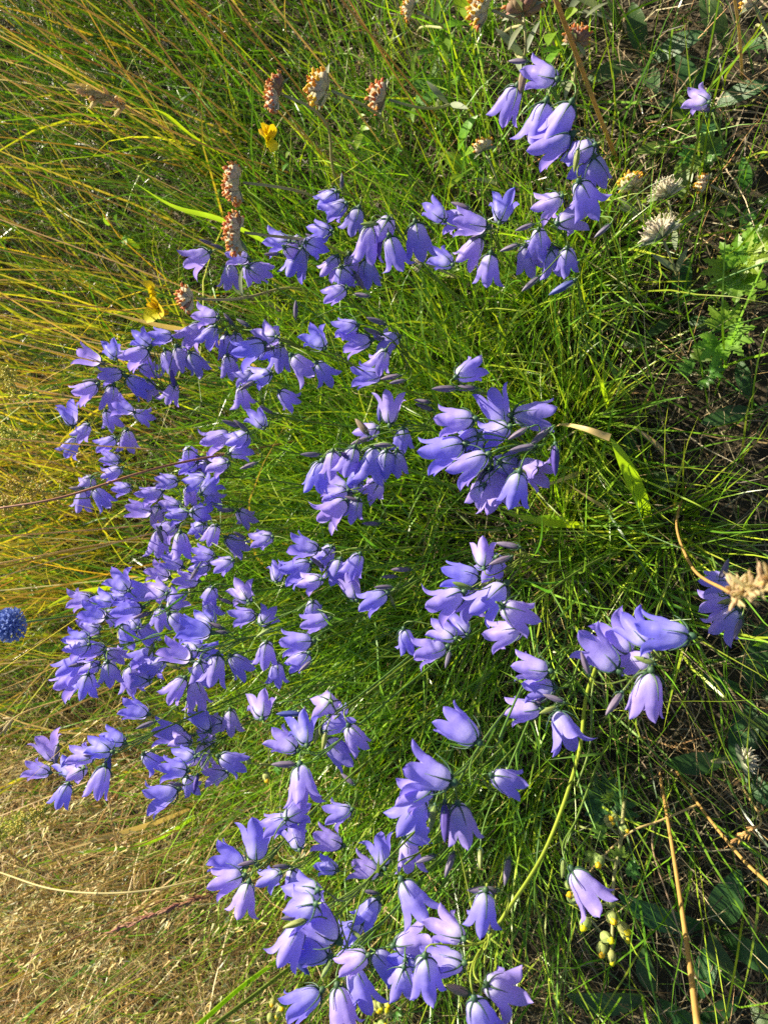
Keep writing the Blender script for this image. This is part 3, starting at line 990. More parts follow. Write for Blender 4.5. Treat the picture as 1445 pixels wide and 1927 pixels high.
harebell("two star-lobed bells side by side over straw",
         "K 610 1230 470 1190, 580 1370 475 1330", "")
harebell("twin bells cupped upward over dry grass", "K 820 1390 680 1340, 850 1350 812 1210", "")
harebell("a split bell crossed by its own curving stalk", "K 980 1190 1000 1350, 965 1185 1080 1170", "K 1080 1310 160 p, 1215 1345 110 p")
harebell("one long bell slanting from a stout green stem", "L 1130 640 1225 810", "", hfix=.31)
harebell("a heap of large bells with striped buds",
         "L 650 690 555 720, 640 770 560 800, 560 880 470 1060, 765 970 605 815, 715 1060 570 1010", "L 505 845 175 p, 520 880 160 g, 550 1100 50 d")
harebell("pale green buds between two leaning bells",
         "L 990 745 905 865, 900 880 810 945, 870 1000 830 1060", "L 880 860 30 g, 880 945 40 g, 925 945 310 g, 950 700 190 p")
harebell("large bells spilling over a blade-strewn edge of straw",
         "L 930 1060 795 1115, 850 1130 905 1315, 665 1260 500 1360, 765 1240 800 1430", "L 700 1140 120 g")
harebell("a sideways bell above two overlapped ones",
         "L 1090 1000 1255 955, 970 1040 1085 1160, 1230 1090 1075 1085, 1140 1130 1130 1220", "L 1135 1170 100 d")
harebell("on a long arching green stalk, its bells spaced along it",
         "M 270 960 140 880, 270 1100 80 1090, 60 1070 70 1230, 400 700 375 890, 410 1225 540 1260, 340 1310 390 1460",
         "M 380 690 180 p, 520 590 100 p, 195 550 110 p, 420 850 270 w, 240 1250 200 w",
         base=(1200, 1090), hfix=.36, via=[(1150, 1190, .09), (1105, 1300, .16), (1088, 1420, .22), (1030, 1590, .28), (950, 1720, .33)])
harebell("one drooping bell alone beside the yellow-budded herb", "M 890 580 1015 745", "M 835 570 95 g", hfix=.30)
# nearest right
harebell("the largest bells, piled together above a fat pale bud",
         "N 600 1015 430 870, 670 930 555 765, 780 880 665 755, 1005 830 770 815, 790 970 615 985, 790 1040 750 1265", "N 580 1215 125 p, 420 980 250 p, 750 965 200 g")
harebell("three cupped bells and one showing its throat, near dark soil",
         "N 215 1025 45 990, 245 1120 90 1120, 165 1240 0 1250, 265 1260 330 1435i", "N 170 1195 150 p, 240 1180 200 p, 210 1250 160 g")
harebell("half hidden behind the pale fluffy grass head",
         "N 1260 520 1100 530, 1260 630 1100 650, 1280 680 1175 815", "N 1205 460 290 p, 1280 790 110 p, 1225 635 170 g")

# ------------------------------------------------------------------ other plants
def unit_ribbon(length, width, arch, mat, name, fold=0.25, n=9, shape=None, droop=0.0):
    """leaf lying along +X from the origin, arching up then over"""
    mb = MB()
    pts = [Vector((length * t, 0, arch * math.sin(math.pi * t * .8) - droop * t * t)) for t in [i / n for i in range(n + 1)]]
    shape = shape or (lambda t: math.sin(math.pi * (t * .93 + .05)) ** 0.8)
    mb.ribbon(pts, lambda t: width * max(0.02, shape(t)), Vector((0, 1, 0)), fold)
    return mb.mesh(name, mat)

LEAF_OVAL = {k: unit_ribbon(1, .19, .14, M[k], "leaf_oval_" + k) for k in ('leaf', 'leaf_dark', 'leaf_bright', 'leaf_grey')}
LEAF_LANCE = {k: unit_ribbon(1, .09, .12, M[k], "leaf_lance_" + k) for k in ('leaf', 'leaf_dark', 'leaf_bright', 'leaf_grey')}

def toothed_leaf(mat, name, n_leaflets=5, tooth=.3):
    mb = MB()
    mb.tube([Vector((-.9, 0, -.25)), Vector((-.4, 0, -.05)), Vector((0, 0, 0))], .018, .014, 4)
    for k in range(n_leaflets):
        a = (k - (n_leaflets - 1) / 2) * (2.3 / max(1, n_leaflets - 1))
        ln = .62 if abs(a) < .7 else .45
        d = Vector((math.cos(a), math.sin(a), 0))
        pts = [d * (ln * t) + Vector((0, 0, .06 * math.sin(math.pi * t))) for t in [i / 13 for i in range(14)]]
        cnt = [0]
        def wf(t):
            i = round(t * 13)
            return max(.006, .115 * (math.sin(math.pi * min(1, t * .8 + .12)) ** 1.3) * (1 + (tooth if i % 2 else -tooth) * (t > .3)) * (1 if t < .95 else .25))
        mb.ribbon(pts, wf, Vector((-d.y, d.x, 0)), 0.25)
    return mb.mesh(name, mat, smooth=False)
TOOTHED = {k: toothed_leaf(M[k], "leaf_toothed_" + k) for k in ('leaf_bright', 'leaf_dark', 'leaf')}

def leafy(name, px, py, n, size, meshes, label, cat="plant", group=None, h=0.012, spread=1.0, tilt=.35, stem_h=0.0, seed=0, stem=True, az0=0):
    """low plant: leaves spreading from a centre near the ground"""
    rr = random.Random(seed + int(px * 7 + py))
    b = P(px, py, 0)
    root = thing(name, b, label, cat, group)
    mb = MB()
    for k in range(n):
        az = az0 + 2 * math.pi * k / n + rr.uniform(-.45, .45)
        ti = tilt * rr.uniform(.3, 1.5)
        zz = h + stem_h * (k / max(1, n - 1)) * rr.uniform(.8, 1.1)
        o = Vector((math.cos(az), math.sin(az), 0)) * (0.006 * spread * rr.uniform(.5, 1.5))
        loc = o + Vector((0, 0, zz))
        q = Matrix.Rotation(az, 4, 'Z').to_quaternion() @ Matrix.Rotation(-ti, 4, 'Y').to_quaternion() @ Matrix.Rotation(rr.uniform(-.3, .3), 4, 'X').to_quaternion()
        part("leaf", meshes, root, loc, q, size * rr.uniform(.7, 1.2))
        mb.tube([Vector((0, 0, -.004)), Vector((o.x * .3, o.y * .3, zz * .6)), loc], .0009, .0006, 5)
    part("stem", mb.mesh("leafy_stem", M['stem']), root)
    return root

G_T = "toothed bright leaves on the bare soil"
leafy("cinquefoil", 1395, 545, 5, .036, TOOTHED['leaf_bright'], "low plant with bright green toothed leaves beside bare soil, largest of its kind", "plant", G_T, h=.055)
leafy("cinquefoil", 1415, 510, 4, .032, TOOTHED['leaf_bright'], "small plant of bright toothed leaves touching the largest toothed one", "plant", G_T, h=.055)
leafy("cinquefoil", 1368, 655, 3, .032, TOOTHED['leaf_bright'], "three bright toothed leaves over shaded thatch, next to a pale stone", "plant", G_T, h=.045)
leafy("cinquefoil", 1325, 712, 4, .020, TOOTHED['leaf'], "little toothed green leaves under crossing grass blades", "plant", G_T, h=.04)
leafy("cinquefoil", 1165, 1470, 6, .032, TOOTHED['leaf_dark'], "dark green deeply cut leaves beneath the yellow-budded herb", "plant", G_T, h=.055)
leafy("cinquefoil", 1335, 335, 5, .020, TOOTHED['leaf'], "feathery toothed leaves round a single yellow bud", "plant", G_T, h=.045)
G_B = "broad leaved rosettes"
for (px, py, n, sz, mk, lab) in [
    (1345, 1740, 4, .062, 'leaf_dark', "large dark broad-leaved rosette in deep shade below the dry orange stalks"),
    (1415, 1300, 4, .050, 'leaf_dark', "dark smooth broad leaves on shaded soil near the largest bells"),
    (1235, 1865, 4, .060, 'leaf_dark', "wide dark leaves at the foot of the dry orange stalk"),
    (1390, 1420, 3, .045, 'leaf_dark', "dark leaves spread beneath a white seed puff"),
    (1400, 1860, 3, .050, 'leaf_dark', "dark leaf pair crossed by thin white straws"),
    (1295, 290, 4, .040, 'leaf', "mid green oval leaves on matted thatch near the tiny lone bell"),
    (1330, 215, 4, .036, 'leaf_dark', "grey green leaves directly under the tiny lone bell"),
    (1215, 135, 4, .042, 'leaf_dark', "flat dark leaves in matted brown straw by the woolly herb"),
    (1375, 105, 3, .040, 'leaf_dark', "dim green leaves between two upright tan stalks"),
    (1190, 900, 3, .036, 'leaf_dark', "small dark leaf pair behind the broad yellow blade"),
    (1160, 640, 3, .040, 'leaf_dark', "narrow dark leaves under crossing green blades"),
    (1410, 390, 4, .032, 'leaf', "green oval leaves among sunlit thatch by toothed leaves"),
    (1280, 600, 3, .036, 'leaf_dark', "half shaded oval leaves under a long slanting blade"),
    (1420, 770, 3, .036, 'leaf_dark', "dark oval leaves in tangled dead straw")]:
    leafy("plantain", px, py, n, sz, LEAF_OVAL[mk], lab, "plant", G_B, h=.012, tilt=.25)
G_V = "leafy vetch shoots"
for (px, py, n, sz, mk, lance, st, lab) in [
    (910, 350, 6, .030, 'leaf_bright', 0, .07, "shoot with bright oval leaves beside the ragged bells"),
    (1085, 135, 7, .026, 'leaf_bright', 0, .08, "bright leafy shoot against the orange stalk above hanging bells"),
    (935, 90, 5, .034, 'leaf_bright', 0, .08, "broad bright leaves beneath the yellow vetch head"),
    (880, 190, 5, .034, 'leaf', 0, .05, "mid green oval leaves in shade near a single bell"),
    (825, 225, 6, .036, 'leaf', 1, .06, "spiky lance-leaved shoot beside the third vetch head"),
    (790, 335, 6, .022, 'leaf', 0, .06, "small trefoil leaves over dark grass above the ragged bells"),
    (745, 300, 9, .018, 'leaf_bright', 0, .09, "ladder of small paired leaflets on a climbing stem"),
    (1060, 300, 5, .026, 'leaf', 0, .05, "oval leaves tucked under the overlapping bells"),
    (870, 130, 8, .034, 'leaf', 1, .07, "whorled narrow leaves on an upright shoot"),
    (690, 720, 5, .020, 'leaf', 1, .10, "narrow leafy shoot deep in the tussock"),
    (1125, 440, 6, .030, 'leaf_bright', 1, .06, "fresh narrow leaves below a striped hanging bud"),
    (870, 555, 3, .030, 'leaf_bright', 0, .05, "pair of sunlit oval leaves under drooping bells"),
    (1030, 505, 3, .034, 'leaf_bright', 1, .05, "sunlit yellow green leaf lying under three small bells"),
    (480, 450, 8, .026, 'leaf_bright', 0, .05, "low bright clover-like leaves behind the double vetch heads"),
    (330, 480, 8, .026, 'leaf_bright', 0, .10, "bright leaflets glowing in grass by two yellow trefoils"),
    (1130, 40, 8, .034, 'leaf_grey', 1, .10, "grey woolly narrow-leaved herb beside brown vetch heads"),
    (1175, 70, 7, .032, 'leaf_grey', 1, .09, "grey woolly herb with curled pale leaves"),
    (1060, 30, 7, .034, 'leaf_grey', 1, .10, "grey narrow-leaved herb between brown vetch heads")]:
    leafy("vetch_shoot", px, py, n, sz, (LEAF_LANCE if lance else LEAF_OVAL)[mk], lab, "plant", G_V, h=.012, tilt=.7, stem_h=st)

# kidney vetch
def floret(mw, mtip, name, f=1.0):
    mb = MB()
    mb.tube([Vector((0, 0, 0)), Vector((0, 0, .2)), Vector((.02, 0, .5)), Vector((.05, 0, .74))], lambda t: f * [.10, .20, .22, .17][round(t * 3)], None, 6, 0)
    mb.tube([Vector((.05, 0, .72)), Vector((.07, 0, .84)), Vector((.13, 0, .93)), Vector((.19, 0, .96))], lambda t: f * [.09, .09, .06, .02][round(t * 3)], None, 5, 1)
    return mb.mesh(name, [mw, mtip])
FLORETS = {'orange': floret(M['wool'], M['tip_orange'], "floret_orange"), 'yellow': floret(M['wool'], M['tip_yellow'], "floret_yellow"),
           'brown': floret(M['wool_brown'], M['tip_orange'], "floret_brown"), 'white': floret(M['wool_white'], M['wool_white'], "floret_white", 0.42),
           'brass': floret(M['wool'], M['tip_yellow'], "floret_brass")}
BRACT = unit_ribbon(1, .12, .15, M['leaf_grey'], "bract")
G_K = "kidney vetch heads"
def vetch(px, py, ang, sizes, kinds, h, label, base=None, leaves=0, group=G_K):
    """sizes: head diameters in photograph pixels, one or two heads on a stalk"""
    rr = random.Random(int(px * 3 + py))
    top = P(px, py, h)
    dep = (top - CAM).dot(D_AX)
    b = P(base[0], base[1], 0) if base else Vector((top.x * .93 + rr.uniform(-.01, .01), top.y - .03 - h * .12, 0))
    root = thing("kidney_vetch", b, label, "flower", group)
    a = math.radians(ang)
    ax = ((-U_AX) * math.cos(a) + (-X_AX) * math.sin(a) + D_AX * .05).normalized()
    mb = MB()
    end = top - ax * .004
    pts = bez(b + Vector((0, 0, -.005)), b + Vector((0, 0, h * .5)), end - ax * .05 - Vector((0, 0, .03)), end, 14)
    mb.tube([p - b for p in pts], .0013, .0010, 6)
    part("stem", mb.mesh("vetch_stem", M['vstem']), root)
    side = ax.cross(D_AX).normalized()
    n_h = len(sizes)
    for i, sz in enumerate(sizes):
        rad = sz * dep / F * (.50 if n_h > 1 else .58)
        c = top + side * ((i - (n_h - 1) / 2) * rad * 1.3) * (1 if n_h > 1 else 0)
        hax = (ax + side * ((i - (n_h - 1) / 2) * .7)).normalized()
        q0 = hax.to_track_quat('Z', 'Y')
        nf = 64 if kinds[i] == 'white' else (36 if sz > 30 else 22)
        for k in range(nf):
            u = (k + .5) / nf
            pol = math.acos(1 - 0.80 * u)
            az = k * 2.39996 + rr.uniform(-.2, .2)
            d = q0 @ Vector((math.sin(pol) * math.cos(az), math.sin(pol) * math.sin(az), math.cos(pol)))
            ln = rad * (1.62 if n_h > 1 else 1.45) * rr.uniform(.85, 1.1)
            kd = kinds[i] if rr.random() > .12 else ('brown' if kinds[i] == 'orange' else kinds[i])
            if kinds[i] == 'brass':
                kd = 'yellow' if az % 6.28 < 3.6 else 'orange'
            o = part("floret", FLORETS[kd], root, c + d * rad * .12 - b, axis_quat(d, rr.uniform(0, 6.28)), (ln, ln, ln))
        for k in range(4):
            az = 1.57 * k + rr.uniform(-.4, .4)
            d = q0 @ Vector((math.cos(az), math.sin(az), rr.uniform(-.3, .5)))
            part("bract", BRACT, root, c - hax * rad * .1 - b, d.normalized().to_track_quat('X', 'Z'), rad * 1.6)
    for k in range(leaves):
        i = int(len(pts) * rr.uniform(.4, .8))
        d = Vector((rr.uniform(-1, 1), rr.uniform(-1, 1), rr.uniform(.1, .8))).normalized()
        part("leaf", LEAF_LANCE['leaf_grey'], root, pts[i] - b, d.to_track_quat('X', 'Z'), .026 * rr.uniform(.8, 1.2))
    return root
vetch(524, 178, 190, [34, 32], ['brown', 'orange'], .27, "faded two-part kidney vetch head, brown above and rust below, on slanting stalk", (690, 400))
vetch(613, 168, 195, [46], ['brass'], .24, "kidney vetch head half bright yellow, half rusty orange", (800, 330))
vetch(722, 186, 190, [38], ['orange'], .19, "small round kidney vetch head with orange florets and grey bracts", (890, 240), 3)
vetch(447, 345, 175, [34, 36], ['orange', 'orange'], .27, "double kidney vetch head tipped orange, above another double head", (740, 470))
vetch(450, 438, 180, [36, 38], ['orange', 'orange'], .28, "woolly double kidney vetch head with orange tips touching violet bells", (720, 520))
vetch(360, 562, 180, [34], ['orange'], .27, "small rusty kidney vetch head on a long bare stalk", (640, 570), 2)
vetch(915, 18, 190, [44], ['brass'], .20, "yellow kidney vetch head at the edge of broad leaves", (960, 120), 2)
vetch(984, 22, 270, [44], ['brown'], .16, "dead brown kidney vetch head like a dry ball among narrow leaves", (990, 130), 4)
vetch(1085, 78, 280, [34], ['brown'], .12, "dark withered kidney vetch head crossed by the orange stalk", (1095, 150), 2)
vetch(1255, 368, 260, [40], ['white'], .07, "pale spent kidney vetch head with beige florets by toothed leaves", (1262, 410), 2)
vetch(1245, 445, 250, [48], ['white'], .09, "fluffy white spent kidney vetch head above sunlit grass", (1262, 490), 2)
vetch(1190, 350, 250, [32], ['yellow'], .07, "little yellow kidney vetch tuft below the overlapping bells", (1195, 390), 2)
vetch(910, 280, 250, [26], ['brass'], .10, "tiny yellow and rust vetch tuft in shaded grass", (925, 330), 1)
vetch(1418, 8, 240, [30], ['yellow'], .10, "pale yellow vetch head with spreading bracts over brown straw", (1420, 60), 2)
vetch(775, 18, 200, [26], ['yellow'], .16, "small yellow vetch tuft high in dark grass", (800, 90))
vetch(795, 495, 200, [22], ['white'], .12, "tiny beige vetch head half hidden behind drooping bells", (850, 530))
vetch(1327, 346, 200, [24], ['yellow'], .05, "single yellow vetch bud ringed by feathery leaves", (1340, 355))
vetch(1395, 1432, 350, [34], ['white'], .06, "white seed puff with thin bristles on shaded thatch", (1400, 1410), group="seed puffs")

# bird's-foot trefoil
def pea_flower():
    mb = MB()
    pts = [Vector((0, 0, t)) + Vector((.35 * t * t, 0, 0)) for t in [0, .25, .5, .75, 1.0]]
    mb.ribbon(pts, lambda t: .06 + .42 * math.sin(math.pi * min(1, t * .75 + .1)) * (1 if t < .95 else .6), Vector((0, 1, 0)), .25)
    for s in (-1, 1):
        pts = [Vector((.05 + .55 * t, s * (.05 + .10 * math.sin(3 * t)), .25 + .35 * t)) for t in [0, .3, .6, 1.0]]
        mb.ribbon(pts, lambda t: .05 + .17 * math.sin(math.pi * min(1, t * .8 + .1)), Vector((0, .3 * s, 1)).normalized(), .15)
    mb.tube([Vector((0, 0, 0)), Vector((.2, 0, .22)), Vector((.5, 0, .35)), Vector((.6, 0, .55))], .06, .03, 5)
    return mb.mesh("pea_flower", M['yellow'])
PEA = pea_flower()
def trefoil(px, py, n, h, label, base, size=.012):
    rr = random.Random(int(px + py))
    top = P(px, py, h)
    b = P(base[0], base[1], 0)
    root = thing("trefoil", b, label, "flower", "yellow trefoil flowers")
    pts = bez(b + Vector((0, 0, -.005)), b + Vector((0, 0, h * .5)), top - Vector((0, -.01, .06)), top, 12)
    part("stem", MB().tube([p - b for p in pts], .0009, .0007, 5).mesh("trefoil_stem", M['stem']), root)
    for k in range(n):
        d = (-D_AX * .5 + U_AX * rr.uniform(-.6, .9) + X_AX * (-1 + 2 * (k + .5) / n)).normalized()
        part("flower", PEA, root, top - b, axis_quat(d, rr.uniform(0, 6.28)), size * rr.uniform(.85, 1.1))
    for k in range(3):
        d = Vector((rr.uniform(-1, 1), rr.uniform(-1, 1), .5)).normalized()
        part("leaf", LEAF_OVAL['leaf'], root, pts[6 + k] - b, d.to_track_quat('X', 'Z'), .012)
trefoil(505, 264, 4, .22, "bright yellow trefoil flower standing alone between two vetch stalks", (620, 360))
trefoil(300, 582, 4, .24, "bright yellow trefoil flower next to the small rusty vetch head", (520, 640), .013)
trefoil(290, 545, 2, .22, "duller yellow trefoil flower half hidden in grass beside the brighter one", (500, 620), .010)

# blue scabious
def scabious():
    px, py, h = 20, 1175, .33
    top = P(px, py, h)
    b = P(330, 1130, 0)
    root = thing("scabious", b, "round blue scabious head on a thin stalk amid golden grass", "flower")
    pts = bez(b, b + Vector((0, 0, .15)), top - Vector((0, 0, .1)), top, 12)
    part("stem", MB().tube([p - b for p in pts], .0011, .0009, 5).mesh("scabious_stem", M['stem']), root)
    rr = random.Random(4)
    mb = MB()
    mb.ball(top - b, .007, .006, nu=8, nv=5)
    for k in range(70):
        u = (k + .5) / 70
        pol = math.acos(1 - 1.35 * u)
        az = k * 2.39996
        q = (-D_AX * .8 + Vector((0, 0, .3))).to_track_quat('Z', 'Y')
        d = q @ Vector((math.sin(pol) * math.cos(az), math.sin(pol) * math.sin(az), math.cos(pol)))
        c = top - b + d * .007
        s = d.orthogonal().normalized()
        s2 = d.cross(s)
        ln = .0055 * rr.uniform(.7, 1.2)
        for m_ in range(4):
            e = s * math.cos(m_ * 1.57) + s2 * math.sin(m_ * 1.57)
            mb.ribbon([c, c + d * ln * .6 + e * ln * .25, c + d * ln + e * ln * .6], lambda t: .0009 * (.4 + t * (1.6 - t)), d.cross(e), .2)
    part("flower_head", mb.mesh("scabious_head", M['blue']), root)
scabious()

# yellow bedstraw sprays
def bedstraw(px, py, h, label, ln=60, ang=200, base=None):
    rr = random.Random(int(px * 5 + py))
    tip = P(px + ln * math.cos(math.radians(ang)), py + ln * math.sin(math.radians(ang)), h + .03)
    b = P(*base, 0) if base else P(px + 330, py + (900 - py) * .3, 0)
    root = thing("bedstraw", b, label, "flower", "pale bedstraw sprays in the golden grass")
    mid = P(px, py, h)
    pts = catmull([b, b.lerp(mid, .5) + Vector((0, 0, .03)), mid, tip], 7)
    mb = MB().tube([p - b for p in pts], .0008, .0004, 5)
    bl = MB()
    for k in range(34):
        i = rr.randint(int(len(pts) * .62), len(pts) - 1)
        d = Vector((rr.uniform(-1, 1), rr.uniform(-1, 1), rr.uniform(-.3, 1))).normalized()
        e = pts[i] + d * rr.uniform(.004, .018) * (1.3 - i / len(pts))
        mb.tube([pts[i] - b, e - b], .0003, .0003, 3)
        for m_ in range(4):
            bl.ball(e - b + Vector((rr.gauss(0, .0016), rr.gauss(0, .0016), rr.gauss(0, .0016))), .0011, .0011, nu=5, nv=3, rough=.3)
    part("stem", mb.mesh("bedstraw_stem", M['stem']), root)
    o = part("blossom", bl.mesh("bedstraw_blossom", M['bedstraw'], False), root)
    o["kind"] = "stuff"
bedstraw(45, 735, .30, "frothy pale yellow bedstraw spray standing farthest among golden culms", 50, 230)
bedstraw(60, 830, .28, "short yellow bedstraw spray between the upturned bell and golden culms", 50, 200)
bedstraw(95, 925, .28, "yellow bedstraw spray beside the file of bells and red stalk", 70, 190)
bedstraw(45, 945, .30, "yellow bedstraw spray crossed by the red grass stalk", 40, 170)
bedstraw(85, 1525, .26, "lime yellow bedstraw spray hanging under the lowest bells", 65, 150, (420, 1330))
bedstraw(25, 1555, .26, "faint yellow bedstraw spray fading into the dry straw", 40, 160, (400, 1360))

# grass stalks and seed heads that stand out singly
def stalk(name, path, r0, r1, mat, label, group=None, cat="grass stalk", n=8, nodes=True):
    pts = catmull([P(*p) for p in path], n)
    b = Vector((pts[0].x, pts[0].y, pts[0].z))
    root = thing(name, b, label, cat, group)
    mb = MB().tube([p - b for p in pts], r0, r1, 6)
    if nodes:
        for f in (.3, .62):
            i = int(len(pts) * f)
            mb.ball(pts[i] - b, r0 * 1.35, r0 * 2, (pts[i + 1] - pts[i]), 6, 4)
    part("stem", mb.mesh("stalk_stem", mat), root)
    return root, pts, b

G_G = "golden straw stalks slanting through the tall grass"
STALK_LABELS = {0: "golden straw stalk passing just beyond the pale feathery seed head", 3: "golden straw stalk slanting between the feathery seed head and the faded vetch",
                5: "orange straw stalk passing over the faded two-part vetch head", 7: "short orange straw stalk between the round vetch head and yellow vetch tuft",
                10: "golden straw stalk slanting towards the double vetch heads", 11: "pale straw stalk running out from the bunched bells by the trefoil",
                12: "pale straw stalk running level past the upturned bell", 13: "golden straw stalk level between red stalk and blue scabious", 18: "orange straw stalk beside the stout green grass stalks",
                19: "golden straw stalk slanting through the dry tangle", 21: "low golden straw stalk beneath the red brown seed spike"}
for k, (tx, ty, bx, by, h, mt) in enumerate([(0, 17, 470, 262, .40, 'straw'), (60, -10, 500, 340, .40, 'straw'), (133, -5, 560, 330, .40, 'straw'),
        (235, -10, 560, 430, .40, 'straw'), (310, -10, 650, 330, .36, 'straw'), (420, -10, 700, 360, .36, 'straw_orange'),
        (500, -10, 760, 330, .34, 'straw_pale'), (635, -10, 860, 270, .30, 'straw_orange'), (650, -10, 840, 300, .28, 'straw'), (0, 130, 430, 330, .38, 'straw'),
        (0, 300, 520, 520, .38, 'straw'), (-5, 637, 470, 740, .38, 'straw_pale'), (-5, 825, 560, 860, .38, 'straw_pale'), (0, 1060, 500, 1000, .36, 'straw'),
        (-5, 1010, 520, 960, .38, 'straw'), (0, 560, 480, 640, .36, 'straw'), (0, 470, 500, 600, .36, 'straw'), (360, -5, 690, 400, .34, 'straw_orange'),
        (180, 1927, 560, 1700, .26, 'straw_orange'), (0, 1860, 470, 1600, .28, 'straw'), (60, 1800, 520, 1610, .26, 'straw_red'), (0, 1760, 430, 1650, .24, 'straw')]):
    mx, my = (tx + bx) / 2, (ty + by) / 2 - 14 + 22 * random.random()
    stalk("grass_stalk", [(bx, by, 0), (mx, my, h * .55), (tx, ty, h)], .0008, .00055, M[mt],
          STALK_LABELS.get(k) or {'straw': "long golden straw stalk slanting through the tall grass", 'straw_orange': "long orange tinted straw stalk slanting through the tall grass",
           'straw_pale': "long pale bleached straw stalk running through golden grass", 'straw_red': "red tinged straw stalk slanting through the dry tangle"}[mt], G_G)
stalk("grass_stalk", [(560, 830, .05), (450, 850, .2), (300, 880, .33), (120, 935, .38), (-5, 957, .40)], .0009, .0007, M['straw_red'], "red brown grass stalk lying across the file of bells")
stalk("grass_stalk", [(560, 1600, .02), (410, 1645, .20), (260, 1678, .26), (110, 1675, .28), (-5, 1640, .27)], .0010, .0007, M['straw_pale'], "single pale stalk sagging in a long bow over the dry straw")
stalk("grass_stalk", [(1167, 318, 0), (1130, 225, .10), (1085, 105, .20), (1042, -10, .28)], .0017, .0014, M['straw_orange'], "stout orange brown stalk standing by the bells and clover leaves")
stalk("grass_stalk", [(1396, 150, 0), (1390, 60, .12), (1380, -10, .18)], .0012, .0009, M['straw'], "thin tan stalk rising from bare thatch by the pale yellow vetch")
stalk("grass_stalk", [(1238, 1440, 0), (1265, 1600, .16), (1292, 1780, .26), (1312, 1935, .33)], .0012, .0015, M['straw_orange'], "long straight dry orange stalk over dark leaves")
stalk("grass_stalk", [(1265, 1440, 0), (1312, 1512, .08), (1390, 1610, .18), (1455, 1672, .25)], .0012, .0010, M['straw_orange'], "dry orange stalk forking away from the long straight one")
stalk("grass_stalk", [(1312, 1514, .08), (1240, 1545, .10), (1180, 1570, .11), (1110, 1640, .06), (1090, 1690, 0)], .0009, .0007, M['straw'], "snapped tan stalk lying across towards the yellow-budded herb")
stalk("grass_stalk", [(1246, 1480, 0), (1232, 1540, .05), (1228, 1600, .05), (1260, 1700, .06), (1310, 1840, .05), (1370, 1930, .03)], .0008, .0006, M['straw_pale'], "pale bent straw beside the long straight orange stalk")
stalk("grass_stalk", [(620, 1720, 0), (535, 1797, .14), (455, 1857, .22), (370, 1932, .30)], .0016, .0017, M['blade_yellow'], "stout fresh green grass stalk with an orange sheath by the heap of bells", None)
stalk("grass_stalk", [(660, 1740, 0), (560, 1810, .14), (480, 1872, .22), (400, 1932, .29)], .0016, .0016, M['stem'], "stout plain green grass stalk beside the one with an orange sheath")
stalk("grass_stalk", [(1180, 600, .0), (1280, 560, .05), (1370, 520, .07), (1455, 488, .08)], .0010, .0007, M['leaf'], "long straight green stalk reaching over to the bright toothed leaves")
stalk("grass_stalk", [(1170, 690, .0), (1290, 640, .04), (1455, 590, .05)], .0009, .0006, M['leaf'], "thin green stalk running below the bright toothed leaves")
stalk("grass_stalk", [(1160, 1110, 0), (1140, 1200, .05), (1115, 1290, .10), (1110, 1400, .12), (1085, 1480, .14)], .0011, .0008, M['stem'], "smooth green flowerless stalk beside the largest bells")
stalk("grass_stalk", [(1300, 1250, 0), (1370, 1240, .04), (1455, 1245, .06)], .0008, .0006, M['leaf'], "low green stalk passing behind the largest bells over straw")
stalk("grass_stalk", [(1080, 960, 0), (1030, 1080, .06), (1065, 1180, .10), (1025, 1330, .14)], .0010, .0007, M['leaf'], "green stalk curving past three cupped bells")

def blade(path, width, mat, label, group=None, side=None, tip=None, cat="grass blade"):
    pts = catmull([P(*p) for p in path], 8)
    b = pts[0].copy()
    root = thing("broadleaf_shoot", b, label, cat, group)
    sd = side or (pts[-1] - pts[0]).cross(D_AX).normalized()
    mb = MB()
    n = len(pts)
    mb.ribbon([p - b for p in pts], lambda t: width * .5 * (.55 + .45 * math.sin(math.pi * min(1, t + .15))) * max(.04, 1 - t ** 4), sd, .18)
    part("blade", mb.mesh("broad_blade", M[mat]), root)
    if tip:
        tp = catmull([P(*p) for p in tip], 8)
        mt = MB().ribbon([p - b for p in tp], lambda t: width * .22 * (1 - .8 * t), sd, .5)
        part("dry_tip", mt.mesh("dry_tip", M['straw']), root)
    return root
blade([(1222, 1000, 0), (1205, 940, .07), (1180, 885, .11), (1160, 845, .13), (1146, 822, .135)], .0125, 'blade_yellow', "broad glowing yellow green blade striped by shadows over dark soil",
      tip=[(1147, 824, .135), (1100, 808, .14), (1055, 800, .12), (1030, 815, .09)])
blade([(1145, 785, 0), (1138, 745, .07), (1120, 700, .10), (1106, 665, .12)], .0045, 'blade_yellow', "narrow yellow edged blade near the broad glowing one")
blade([(1190, 790, 0), (1175, 740, .03), (1150, 690, .05), (1132, 640, .06)], .0055, 'leaf', "plain green blade next to the narrow yellow edged one")
blade([(1215, 905, 0), (1250, 860, .02), (1215, 820, .05), (1180, 800, .06)], .0045, 'straw_pale', "pale dry folded blade behind the broad glowing one")
blade([(1130, 990, 0), (1050, 985, .09), (990, 975, .12), (930, 958, .13)], .0060, 'blade_yellow', "twisted yellow green blade lying under the broad bunch")
blade([(1100, 985, 0), (1030, 975, .05), (985, 985, .06), (935, 998, .06)], .0055, 'leaf_bright', "green blade with an amber tip lying beside the twisted one", tip=[(940, 997, .06), (920, 1005, .05), (960, 1030, .03)])
blade([(1120, 880, 0), (1085, 892, .06), (1050, 905, .08), (985, 928, .09)], .0040, 'straw', "amber dry blade poking out from the broad bunch")
blade([(1195, 942, .0), (1160, 962, .04), (1120, 945, .06), (1060, 905, .07)], .0045, 'straw', "looping tan dry blade below the broad glowing one")
blade([(1360, 1150, 0), (1310, 1145, .04), (1270, 1125, .06), (1245, 1108, .06)], .0040, 'leaf_bright', "short green blade ending near the pale fluffy grass head")
